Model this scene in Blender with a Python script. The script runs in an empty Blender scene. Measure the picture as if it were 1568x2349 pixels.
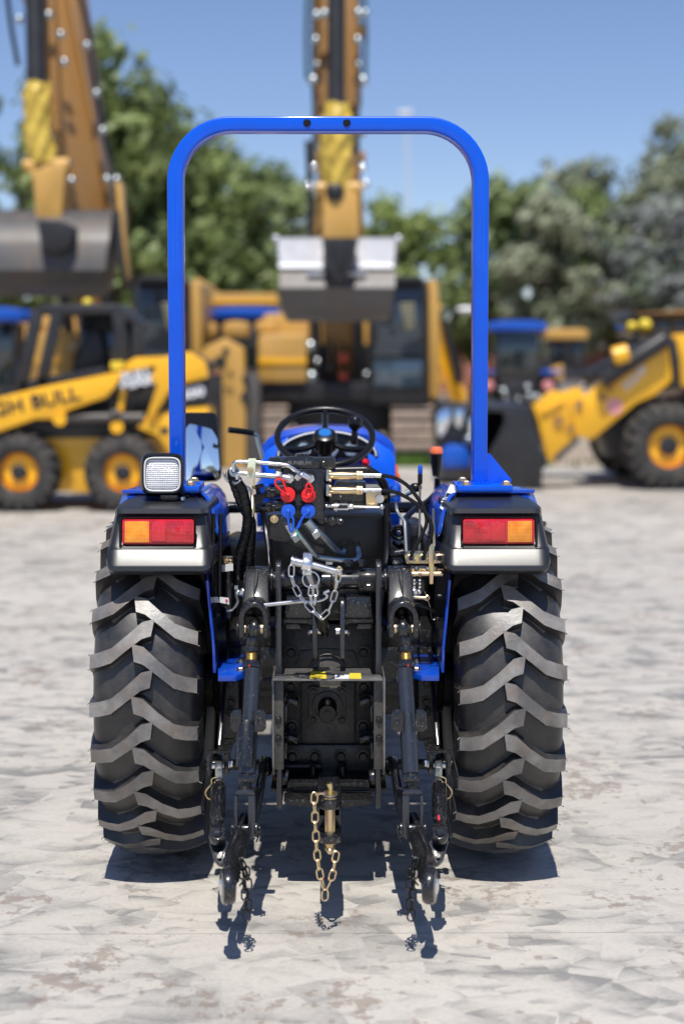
import bpy, bmesh, math, random
from mathutils import Vector, Matrix, noise
rnd = random.Random(7)
C = bpy.context.scene.collection
PI = math.pi
def R(d): return math.radians(d)
V = Vector
# ------------------------------------------------------------------ camera
CAM_H = 1.76; FPX = 3600.0; PITCH = math.atan(374/FPX); YAW = 31/FPX
rv = V((math.cos(YAW), -math.sin(YAW), 0)); hv = V((math.sin(YAW), math.cos(YAW), 0)); zv = V((0, 0, 1))
Fv = hv*math.cos(PITCH) - zv*math.sin(PITCH); Uv = hv*math.sin(PITCH) + zv*math.cos(PITCH)
cd = bpy.data.cameras.new('camera'); cam = bpy.data.objects.new('camera', cd); C.objects.link(cam)
m = Matrix((rv, Uv, -Fv)).transposed().to_4x4(); m.translation = V((0, 0, CAM_H)); cam.matrix_world = m
cd.sensor_fit = 'VERTICAL'; cd.sensor_height = 36; cd.lens = 36*FPX/2349; cd.clip_start = .1; cd.clip_end = 3000
cd.dof.use_dof = True; cd.dof.focus_distance = 5.15; cd.dof.aperture_fstop = 1.35; cd.dof.aperture_blades = 0
bpy.context.scene.camera = cam
# ------------------------------------------------------------------ sky and sun
SUN_EL = 66.0; SUN_AZ = -3.0          # the sun stands high behind the photographer
w = bpy.data.worlds.new('World'); bpy.context.scene.world = w; w.use_nodes = True
nt = w.node_tree; sky = nt.nodes.new('ShaderNodeTexSky'); sky.sky_type = 'NISHITA'; sky.sun_disc = False
sky.sun_elevation = R(SUN_EL); sky.sun_rotation = R(180+SUN_AZ); sky.altitude = 1500; sky.air_density = 1.0; sky.dust_density = .25; sky.ozone_density = 4.5
bg = nt.nodes['Background']; bg.inputs[1].default_value = .118
tint = nt.nodes.new('ShaderNodeVectorMath'); tint.operation = 'MULTIPLY'; tint.inputs[1].default_value = (1.03, .955, 1.0)   # slightly violet summer blue
nt.links.new(sky.outputs[0], tint.inputs[0]); nt.links.new(tint.outputs[0], bg.inputs[0])
sl = bpy.data.lights.new('sun', 'SUN'); sl.energy = 5.0; sl.angle = R(.53); sl.color = (1, .955, .88)
so = bpy.data.objects.new('sun', sl); C.objects.link(so); so.rotation_euler = (R(90-SUN_EL), 0, R(SUN_AZ)); so.location = (0, -3, 8)
vs = bpy.context.scene.view_settings; vs.view_transform = 'Standard'; vs.look = 'None'; vs.gamma = 1; vs.exposure = .06
# ------------------------------------------------------------------ pixel of the 1568x2349 view + distance -> world point (used once, to measure)
def pp(p, Y, y=None):
    if y is not None: p, Y = (p, Y), y
    a = (p[0]-784)/FPX; b = (1174.5-p[1])/FPX
    d = Fv + rv*a + Uv*b
    t = Y/d.y
    return V((0, 0, CAM_H)) + d*t
def pz(p, z):                      # the ray's point at height z
    a = (p[0]-784)/FPX; b = (1174.5-p[1])/FPX; d = Fv + rv*a + Uv*b
    return V((0, 0, CAM_H)) + d*((z-CAM_H)/d.z)
def mp(n, Y): return n*Y/FPX       # n pixels at distance Y in metres
zA = lambda x, y: (513.9+.17556*x, 1027.7+.17556*y)
zB = lambda x, y: (734.1+.19897*x, 1027.7+.19897*y)
zO = lambda x, y: (513.9+.3277*x, 899.2+.3277*y)
zC = lambda x, y: (458.8+.21068*x, 1266.3+.21068*y)
zD = lambda x, y: (752.4+.21068*x, 1266.3+.21068*y)
zE = lambda x, y: (458.8+.21068*x, 1605.8+.21068*y)
zF = lambda x, y: (752.4+.21068*x, 1605.8+.21068*y)
zG = lambda x, y: (605.6+.18727*x, 1358.0+.18727*y)
zH = lambda x, y: (605.6+.18727*x, 1688.4+.18727*y)
zL = lambda x, y: (183.5+.24579*x, 991.0+.24579*y)   # left lamp zoom
# ------------------------------------------------------------------ materials
def mat(name, col, rough=.5, metal=0., coat=0., cr=.05, bump=0., bscale=60., var=0., vscale=8., dust=None, dscale=6., damt=.5, col2=None, spec=.5, dlo=.42):
    m = bpy.data.materials.new(name); m.use_nodes = True; n = m.node_tree.nodes; l = m.node_tree.links
    b = n['Principled BSDF']; b.inputs['Base Color'].default_value = (*col, 1); b.inputs['Roughness'].default_value = rough
    b.inputs['Metallic'].default_value = metal; b.inputs['Coat Weight'].default_value = coat; b.inputs['Coat Roughness'].default_value = cr
    b.inputs['Specular IOR Level'].default_value = spec
    tc = n.new('ShaderNodeTexCoord'); out = None
    def nz(sc, det=5, ro=.6):
        t = n.new('ShaderNodeTexNoise'); t.inputs['Scale'].default_value = sc; t.inputs['Detail'].default_value = det; t.inputs['Roughness'].default_value = ro
        l.new(tc.outputs['Object'], t.inputs['Vector']); return t
    if var or col2:
        t = nz(vscale); r = n.new('ShaderNodeValToRGB'); c2 = col2 or tuple(c*(1-var) for c in col)
        r.color_ramp.elements[0].position = .35; r.color_ramp.elements[1].position = .65
        r.color_ramp.elements[0].color = (*c2, 1); r.color_ramp.elements[1].color = (*[min(1, c*(1+var*.5)) for c in col], 1)
        l.new(t.outputs[0], r.inputs[0]); out = r.outputs[0]
    if dust:
        t = nz(dscale, 8, .7); r = n.new('ShaderNodeValToRGB'); r.color_ramp.elements[0].position = dlo; r.color_ramp.elements[1].position = min(dlo+.26, .74)
        r.color_ramp.elements[1].color = (damt, damt, damt, 1); l.new(t.outputs[0], r.inputs[0])
        mx = n.new('ShaderNodeMix'); mx.data_type = 'RGBA'; l.new(r.outputs[0], mx.inputs[0])
        if out: l.new(out, mx.inputs[6])
        else: mx.inputs[6].default_value = (*col, 1)
        mx.inputs[7].default_value = (*dust, 1); out = mx.outputs[2]
        mr = n.new('ShaderNodeMapRange'); l.new(t.outputs[0], mr.inputs[0]); mr.inputs[3].default_value = rough*.75; mr.inputs[4].default_value = min(1, rough*1.5)
        l.new(mr.outputs[0], b.inputs['Roughness'])
    if out: l.new(out, b.inputs['Base Color'])
    if bump:
        t = nz(bscale, 3); bp = n.new('ShaderNodeBump'); bp.inputs['Strength'].default_value = bump; bp.inputs['Distance'].default_value = .11/bscale
        l.new(t.outputs[0], bp.inputs['Height']); l.new(bp.outputs[0], b.inputs['Normal']); l.new(bp.outputs[0], b.inputs['Coat Normal'])
    return m
M = {}
M['blue'] = mat('blue_paint', (.0, .098, .72), .34, 0, .35, .06, spec=.3, bump=.03, bscale=120, var=.06)
M['blue2'] = mat('blue_bodywork_paint', (.003, .06, .48), .3, 0, .7, .04, bump=.03, bscale=90)
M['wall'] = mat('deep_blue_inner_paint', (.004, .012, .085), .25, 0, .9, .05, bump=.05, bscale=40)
M['black'] = mat('black_gloss_paint', (.004, .0045, .007), .42, 0, 1., .15, bump=.16, bscale=130, dust=(.30, .29, .28), dscale=120, damt=.8, spec=.3, dlo=.58)
M['slate'] = mat('black_paint_sky_tint', (.013, .016, .024), .40, 0, 1., .12, bump=.2, bscale=150, dust=(.25, .25, .27), dscale=150, damt=.6, spec=.4, dlo=.60)  # black paint with the sky's blue reflection put into its base colour
M['cast'] = mat('black_painted_casting', (.0055, .0055, .006), .45, 0, .45, .2, bump=.3, bscale=100, dust=(.20, .18, .16), dscale=80, damt=.6, spec=.3, dlo=.55)
M['scuffed_sheen'] = mat('scuffed_sheet_with_sheen', (.12, .12, .12), .34, .2, .6, .2, bump=.08, bscale=60, dust=(.26, .25, .24), dscale=14, damt=.7)  # base colour greyed to carry the glossy sheen; the noise gives the scuffs
M['housing'] = mat('charcoal_housing_paint', (.068, .062, .055), .45, 0, .3, .25, bump=.4, bscale=60, dust=(.01, .01, .01), dscale=90, damt=.7)
M['plastic'] = mat('black_moulded_plastic', (.013, .0135, .015), .36, bump=.6, bscale=600, var=.15, spec=.85)
M['softblack'] = mat('soft_black_plastic', (.006, .006, .007), .3, bump=.06, bscale=300, spec=.4)
M['hose'] = mat('hose_rubber', (.007, .007, .008), .36, spec=.4)
M['zinc'] = mat('bright_zinc', (.72, .73, .74), .3, 1, bump=.12, bscale=80, var=.25, vscale=35)
M['ozinc'] = mat('dull_galvanised_zinc', (.55, .58, .60), .38, 1, bump=.1, bscale=60, col2=(.38, .44, .46), vscale=40)
M['yzinc'] = mat('yellow_passivated_zinc', (.80, .66, .30), .3, 1, bump=.1, bscale=70, col2=(.75, .55, .42), vscale=30)
M['gzinc'] = mat('golden_zinc_chain', (.88, .72, .40), .34, 1, bump=.1, bscale=90, col2=(.82, .60, .40), vscale=40)
M['chrome'] = mat('worn_chrome', (.8, .8, .82), .15, 1, bump=.05, bscale=40)
M['red'] = mat('red_rubber_cap', (.75, .018, .022), .4)
M['bluecap'] = mat('blue_rubber_cap', (.01, .10, .62), .4)
M['orange'] = mat('orange_plastic', (.85, .13, .01), .3, coat=.5)
M['redmark'] = mat('red_paint_mark', (.8, .03, .05), .5)
M['white'] = mat('white_sticker', (.75, .76, .78), .45)
M['yellowst'] = mat('yellow_sticker', (.78, .60, .05), .45)
M['nylon'] = mat('pale_nylon_clamp', (.62, .66, .5), .35)
M['glassy'] = mat('dark_glass', (.02, .03, .035), .06, 0, 1, .02)
M['bglass'] = mat('blue_tinted_glass', (.06, .09, .12), .05, .2, 1, .02)
M['mirror'] = mat('mirror_glass', (.85, .88, .9), .03, 1)
M['tyre'] = mat('tyre_rubber', (.018, .018, .019), .36, bump=.14, bscale=45, dust=(.085, .07, .058), dscale=11, damt=.55, spec=.7)
M['lug'] = mat('tyre_lug_rubber', (.27, .26, .245), .40, bump=.6, bscale=90, dust=(.16, .115, .08), dscale=13, damt=.7, spec=.9, col2=(.085, .082, .08), vscale=9)
M['btyre'] = mat('background_tyre_rubber', (.03, .029, .028), .7, dust=(.15, .13, .11), dscale=5, damt=.5)
M['yellow'] = mat('yellow_machine_paint', (.92, .47, .012), .35, coat=.4, var=.1, vscale=3)
M['ochre'] = mat('ochre_excavator_paint', (.60, .34, .075), .4, coat=.3, dust=(.42, .26, .1), dscale=2.5, damt=.5)
M['brown'] = mat('brown_arm_paint', (.34, .17, .04), .45, coat=.3, dust=(.3, .18, .08), dscale=3, damt=.5)
M['machblack'] = mat('machine_black_paint', (.022, .022, .025), .45, var=.3, vscale=4)
M['grey'] = mat('dark_grey_steel', (.09, .088, .09), .45, .3, dust=(.16, .12, .09), dscale=3, damt=.6)
M['brightsteel'] = mat('polished_bucket_steel', (.62, .63, .66), .40, .5, var=.1)
M['rail'] = mat('dusty_track_shoe', (.40, .31, .245), .8, var=.25, vscale=8)
M['cloth'] = mat('yellow_plastic_wrap', (.72, .52, .09), .35, bump=.6, bscale=9, col2=(.5, .34, .05), vscale=6)
M['bluecanopy'] = mat('blue_canopy_plastic', (.01, .09, .5), .35)
M['pink'] = mat('pale_red_lamp_lens', (.75, .3, .3), .2, coat=1)
M['clear'] = mat('clear_lamp_lens', (.8, .85, .9), .15, .3, 1)
# ------------------------------------------------------------------ mesh builder
class MB:
    def __init__(s): s.v = []; s.f = []; s.mi = []; s.cm = 0
    def add(s, vs, fs):
        n = len(s.v); s.v += [V(v) for v in vs]; s.f += [tuple(i+n for i in f) for f in fs]; s.mi += [s.cm]*len(fs); return s
    def bx(s, x0, x1, y0, y1, z0, z1):
        return s.hexa([(x0, y0, z0), (x1, y0, z0), (x1, y0, z1), (x0, y0, z1)], [(x0, y1, z0), (x1, y1, z0), (x1, y1, z1), (x0, y1, z1)])
    def hexa(s, a, b):
        n = len(a)
        return s.add(list(a)+list(b), [tuple(range(n)), tuple(range(n, 2*n))]+[(i, (i+1) % n, n+(i+1) % n, n+i) for i in range(n)])
    def box(s, c, sz, rot=None):
        c = V(c); h = V(sz)/2; vs = []
        for x, z in ((-1, -1), (1, -1), (1, 1), (-1, 1)): vs.append(V((x*h.x, -h.y, z*h.z)))
        for x, z in ((-1, -1), (1, -1), (1, 1), (-1, 1)): vs.append(V((x*h.x, h.y, z*h.z)))
        if rot: vs = [rot @ v for v in vs]
        return s.hexa([c+v for v in vs[:4]], [c+v for v in vs[4:]])
    def bar(s, p0, p1, wd, th, up=(0, 0, 1)):        # rectangular bar between two points
        p0 = V(p0); p1 = V(p1); d = (p1-p0).normalized(); a = d.cross(V(up))
        if a.length < 1e-3: a = d.cross(V((0, 1, 0)))
        a.normalize(); b = a.cross(d).normalized(); q = [(-1, -1), (1, -1), (1, 1), (-1, 1)]
        return s.hexa([p0+a*x*wd/2+b*y*th/2 for x, y in q], [p1+a*x*wd/2+b*y*th/2 for x, y in q])
    def prism(s, pts, vec):
        vec = V(vec); return s.hexa([V(p) for p in pts], [V(p)+vec for p in pts])
    def plate(s, px, Y, dep):                       # outline measured in the photo, at distance Y, of real thickness dep
        return s.prism([pp(p, Y) for p in px], (0, dep, 0))
    def lathe(s, prof, o, ax, n=20, ph=0, caps=True):
        o = V(o); ax = V(ax).normalized(); a = ax.orthogonal().normalized(); b = ax.cross(a); vs = []; fs = []
        for r, h in prof:
            for i in range(n):
                t = 2*PI*i/n+ph; vs.append(o+ax*h+(a*math.cos(t)+b*math.sin(t))*r)
        for k in range(len(prof)-1):
            for i in range(n): fs.append((k*n+i, k*n+(i+1) % n, (k+1)*n+(i+1) % n, (k+1)*n+i))
        if caps: fs += [tuple(range(n)), tuple(range((len(prof)-1)*n, len(prof)*n))]
        return s.add(vs, fs)
    def cyl(s, p0, p1, r, r2=None, n=18):
        p0 = V(p0); p1 = V(p1); return s.lathe([(r, 0), (r if r2 is None else r2, (p1-p0).length)], p0, p1-p0, n)
    def nut(s, p, ax, r, h): return s.lathe([(r, 0), (r, h*.8), (r*.86, h)], p, ax, 6)
    def bolt(s, p, ax, r):                          # washer, hexagon head and stud end
        p = V(p); ax = V(ax).normalized()
        s.lathe([(r*1.55, 0), (r*1.55, r*.22)], p, ax, 18); s.lathe([(r, 0), (r, r*.7), (r*.84, r*.85)], p+ax*r*.22, ax, 6, .3)
        return s
    def ball(s, c, r, n=16, sc=(1, 1, 1)):
        c = V(c); vs = []; fs = []; k = n//2
        for j in range(1, k):
            t = PI*j/k
            for i in range(n): vs.append(c+V((math.sin(t)*math.cos(2*PI*i/n)*r*sc[0], math.sin(t)*math.sin(2*PI*i/n)*r*sc[1], math.cos(t)*r*sc[2])))
        for j in range(k-2):
            for i in range(n): fs.append((j*n+i, j*n+(i+1) % n, (j+1)*n+(i+1) % n, (j+1)*n+i))
        fs += [tuple(range(n)), tuple(range((k-2)*n, (k-1)*n))]
        return s.add(vs, fs)
    def tube(s, pts, r, n=10, closed=False, smooth=4, rf=None, flat=None):
        pts = [V(p) for p in pts]
        if smooth > 1 and len(pts) > 2:
            q = []; L = len(pts); rng = range(L if closed else L-1)
            for i in rng:
                if closed: a, b, c, d = pts[i-1], pts[i], pts[(i+1) % L], pts[(i+2) % L]
                else: a, b, c, d = pts[max(i-1, 0)], pts[i], pts[i+1], pts[min(i+2, L-1)]
                for k in range(smooth):
                    t = k/smooth
                    q.append(.5*((2*b)+(c-a)*t+(2*a-5*b+4*c-d)*t*t+(3*b-a-3*c+d)*t**3))
            if not closed: q.append(pts[-1])
            pts = q
        L = len(pts); vs = []; fs = []; a = None; acc = 0
        for i, p in enumerate(pts):
            if closed: d = pts[(i+1) % L]-pts[i-1]
            else: d = pts[min(i+1, L-1)]-pts[max(i-1, 0)]
            d.normalize()
            if a is None: a = (V(flat) if flat else d.orthogonal())
            a = (a-d*a.dot(d)).normalized(); b = d.cross(a)
            if i: acc += (p-pts[i-1]).length
            rr = rf(acc) if rf else r
            for k in range(n):
                t = 2*PI*k/n+(PI/4 if n == 4 else 0); vs.append(p+(a*math.cos(t)+b*math.sin(t))*rr)
        for i in range(L if closed else L-1):
            j = (i+1) % L
            for k in range(n): fs.append((i*n+k, i*n+(k+1) % n, j*n+(k+1) % n, j*n+k))
        if not closed: fs += [tuple(range(n)), tuple(range((L-1)*n, L*n))]
        return s.add(vs, fs)
    def torus(s, c, ax, Rr, r, N=28, n=10, sx=1.):
        c = V(c); ax = V(ax).normalized(); a = ax.orthogonal().normalized(); b = ax.cross(a)
        return s.tube([c+a*math.cos(2*PI*i/N)*Rr*sx+b*math.sin(2*PI*i/N)*Rr for i in range(N)], r, n, True, 1)
    def link(s, c, d, side, L, wd, r):              # one stadium-shaped chain link
        d = V(d).normalized(); side = V(side); side = (side-d*side.dot(d)).normalized(); pts = []
        for e in (1, -1):
            for k in range(7):
                t = -PI/2+PI*k/6
                pts.append(c+(d*(L/2-wd/2)*e)+(d*math.cos(t)*wd/2+side*math.sin(t)*wd/2)*e)
        return s.tube(pts, r, 7, True, 1)
    def chain(s, pts, L, wd, r):
        pts = [V(p) for p in pts]; q = []
        for i in range(len(pts)-1):
            for k in range(12): q.append(pts[i].lerp(pts[i+1], k/12))
        q.append(pts[-1]); pit = L-2*r; acc = 0; last = q[0]; nodes = [q[0]]
        for p in q[1:]:
            while (p-last).length >= pit:
                last = last+(p-last).normalized()*pit; nodes.append(last)
        for i in range(len(nodes)-1):
            d = nodes[i+1]-nodes[i]; sd = V((1, .25, 0)) if i % 2 == 0 else V((.25, 1, .1))
            s.link((nodes[i]+nodes[i+1])/2, d, sd, L, wd, r)
        return s
    def flip(s): s.v = [V((-v.x, v.y, v.z)) for v in s.v]; return s
WL = {}
SPLIT = {'hose_clamps': 'hose_clamp', 'hose_brackets': 'hose_bracket', 'pin_caps': 'pin_cap', 'hose_fittings': 'hose_fitting', 'deck_filters': 'deck_filter', 'spacer_rings': 'spacer_ring', 'posts': 'post', 'bucket_corners': 'bucket_corner', 'wear_strips': 'wear_strip', 'side_links': 'side_link', 'bucket_ears': 'bucket_ear', 'arm_hoses': 'arm_hose', 'boom_hoses': 'boom_hose', 'fittings': 'fitting', 'wheel_nuts': 'wheel_nut', 'gearbox_coils': 'gearbox_fitting', 'gear_reds': 'boom_light', 'cab_bars': 'cab_bar', 'pins': 'pin', 'bucket_ends': 'bucket_end', 'seats': 'port_seat', 'work_lamps': 'cab_lamp', 'valve_nuts': 'valve_nut', 'track_shoes': 'track_shoe', 'pivots': 'pivot', 'shaft_bolts': 'shaft_bolt', 'link_front_joints': 'link_joint'}
def wl(o): return WL.get(o.name, V((0, 0, 0)))
def obj(name, mb, mt, parent=None, bevel=0., flip=False, ang=35, seg=2, world=True, loc=None, rz=0., smooth=True):
    """link the builder as one mesh object; coordinates are world ones unless world=False (then relative to the parent)"""
    if name in SPLIT:
        nm = SPLIT[name]; par = list(range(len(mb.v)))
        def find(i):
            while par[i] != i: par[i] = par[par[i]]; i = par[i]
            return i
        for f in mb.f:
            for k in f[1:]: par[find(k)] = find(f[0])
        grp = {}
        for fi, f in enumerate(mb.f): grp.setdefault(find(f[0]), []).append(fi)
        for fl in grp.values():
            ids = sorted({i for fi in fl for i in mb.f[fi]}); mp2 = {a: b for b, a in enumerate(ids)}; q = MB()
            q.v = [mb.v[i] for i in ids]; q.f = [tuple(mp2[i] for i in mb.f[fi]) for fi in fl]; q.mi = [mb.mi[fi] for fi in fl]
            last = obj(nm, q, mt, parent, bevel, flip, ang, seg, world, loc, rz, smooth)
        return last
    off = wl(parent) if (parent is not None and world) else V((0, 0, 0))
    if parent is None and world and loc is not None: off = V(loc)
    vs = [((-v.x if flip else v.x)-off.x, v.y-off.y, v.z-off.z) for v in mb.v]
    me = bpy.data.meshes.new(name); me.from_pydata(vs, [], mb.f)
    for mm in (mt if isinstance(mt, (list, tuple)) else [mt]): me.materials.append(M[mm] if isinstance(mm, str) else mm)
    if any(mb.mi): me.polygons.foreach_set('material_index', mb.mi)
    bm = bmesh.new(); bm.from_mesh(me); bmesh.ops.recalc_face_normals(bm, faces=bm.faces)
    if bevel:
        es = [e for e in bm.edges if len(e.link_faces) == 2 and e.calc_face_angle(0) > R(38)]
        bmesh.ops.bevel(bm, geom=es, offset=bevel, segments=seg, affect='EDGES', clamp_overlap=True, profile=.5)
    bm.to_mesh(me); bm.free()
    if smooth:
        me.polygons.foreach_set('use_smooth', [True]*len(me.polygons)); me.set_sharp_from_angle(angle=R(ang))
    o = bpy.data.objects.new(name, me); C.objects.link(o)
    if parent is not None: o.parent = parent; WL[o.name] = off if world else V((0, 0, 0))
    elif loc is not None: o.location = loc; WL[o.name] = V(loc)
    if rz: o.rotation_euler.z = rz
    return o
def thing(name, label, cat, loc=(0, 0, 0), group=None, rz=0):
    o = bpy.data.objects.new(name, None); C.objects.link(o); o.empty_display_size = .2
    o.location = loc; o.rotation_euler.z = rz; o['label'] = label; o['category'] = cat; WL[o.name] = V(loc)
    if group: o['group'] = group
    return o
def tag(o, label, cat, group=None):
    o['label'] = label; o['category'] = cat
    if group: o['group'] = group
    return o
def text_mesh(body, size, ext=.001, bold=0.):
    cu = bpy.data.curves.new('t', 'FONT'); cu.body = body; cu.size = size; cu.extrude = ext; cu.offset = bold; cu.align_x = 'CENTER'; cu.align_y = 'CENTER'
    ob = bpy.data.objects.new('t', cu); C.objects.link(ob); dg = bpy.context.evaluated_depsgraph_get()
    me = bpy.data.meshes.new_from_object(ob.evaluated_get(dg)); vs = [v.co.copy() for v in me.vertices]; fs = [tuple(p.vertices) for p in me.polygons]
    bpy.data.objects.remove(ob); bpy.data.curves.remove(cu); bpy.data.meshes.remove(me); return vs, fs
def lettering(name, body, size, c, right, up, mt, parent, ext=.001, sx=1., bold=0.):
    vs, fs = text_mesh(body, size, ext, bold); c = V(c); r = V(right).normalized(); u = V(up); u = (u-r*u.dot(r)).normalized(); nn = r.cross(u)
    mb = MB(); mb.add([c+r*v.x*sx+u*v.y+nn*v.z for v in vs], fs); return obj(name, mb, mt, parent, smooth=False)
# ------------------------------------------------------------------ tyre with chevron lugs: returns builders in axle coordinates (axis = x)
def tyre(Rr, W, nl, lh, lt, sweep, hairs=False, ph=0., seg=72, rim=.48):
    car = MB(); h = W/2
    prof = [(0, Rr-lh), (.35, Rr-lh*1.05), (.65, Rr-lh*1.35), (.82, Rr-lh*1.75), (.93, Rr-lh*2.3), (.99, Rr-lh*3.0), (1.02, Rr-lh*4.0), (1.03, Rr-lh*5.4), (.99, Rr*.66), (.88, Rr*(rim+.05)), (.80, Rr*rim)]
    ring = [(-x*h, r) for x, r in reversed(prof)]+[(x*h, r) for x, r in prof[1:]]
    for x, r in ring:
        for i in range(seg):
            t = 2*PI*i/seg; car.v.append(V((x, -r*math.cos(t), r*math.sin(t))))
    for k in range(len(ring)-1):
        for i in range(seg): car.f.append((k*seg+i, k*seg+(i+1) % seg, (k+1)*seg+(i+1) % seg, (k+1)*seg+i)); car.mi.append(0)
    car.cm = 1
    path = [(1.045, 0., .80), (1.0, .0, 0), (.80, .06, 0), (.58, .17, 0), (.30, .54, 0), (.02, .93, 0), (-.15, 1.02, 0)]
    for side in (1, -1):
        for k in range(nl):
            f0 = 2*PI*(k+(.5 if side > 0 else 0))/nl+ph; sec = []
            for i, (x, sw, dr) in enumerate(path):
                rt = Rr-lh*1.05*max(0, x)**2.2-dr*lh*2.6; rb = (Rr-lh*1.2-lh*.5*max(0, x)**2) if x < .7 else Rr-lh*(1.7+(x-.7)*5)
                if i == 0: rb = Rr-lh*5
                tw = lt*(1.15 if i > 4 else 1)/2; bw = tw*1.4; a = f0+sw*sweep/Rr
                if i == 0: tw *= 1.1
                xx = x*h*side
                fn = (lambda r, s_, X: V((X, -r*math.cos(a+s_/Rr), r*math.sin(a+s_/Rr))))
                xe = xx-(side*.05*h if i == len(path)-1 else 0)
                rm_ = rb+(rt-rb)*.22; sec.append([fn(rb, -bw*1.35, xx), fn(rm_, -bw*.86, xx), fn(rt, -tw, xx), fn(rt, tw, xe), fn(rm_, bw*.86, xe), fn(rb, bw*1.35, xe)])
            n0 = len(car.v)
            for q in sec: car.v += q
            for i in range(len(sec)-1):
                for j in range(5):
                    car.f.append((n0+i*6+j, n0+i*6+j+1, n0+i*6+6+j+1, n0+i*6+6+j)); car.mi.append(1 if j == 2 and i > 0 else 0)
            car.f.append(tuple(n0+q for q in range(6))); car.mi.append(0)
            e = n0+len(sec)*6-6; car.f.append(tuple(e+q for q in range(6))); car.mi.append(0)
            if hairs:
                for j in (2, 3):
                    for q in range(2):
                        p = sec[1][j]; d = V((side*(.004+.006*rnd.random()), rnd.uniform(-.006, .006), rnd.uniform(-.009, .003)))
                        car.cm = 0; car.tube([p-d*.1, p+d], .0007, 4, False, 1)
    return car
def rim(Rr, W, hub=.2):
    b = MB(); h = W/2
    b.lathe([(Rr*1.03, -h), (Rr*1.0, -h*.9), (Rr*.93, -h*.85), (Rr*.88, h*.2), (Rr*.70, h*.45), (Rr*.42, h*.38), (Rr*.35, h*.6), (Rr*.0001, h*.6)], (0, 0, 0), (1, 0, 0), 36, 0, False)
    b.lathe([(Rr*1.03, h), (Rr*.93, h*.85), (Rr*.9, h*.2)], (0, 0, 0), (1, 0, 0), 36, 0, False)
    return b
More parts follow.
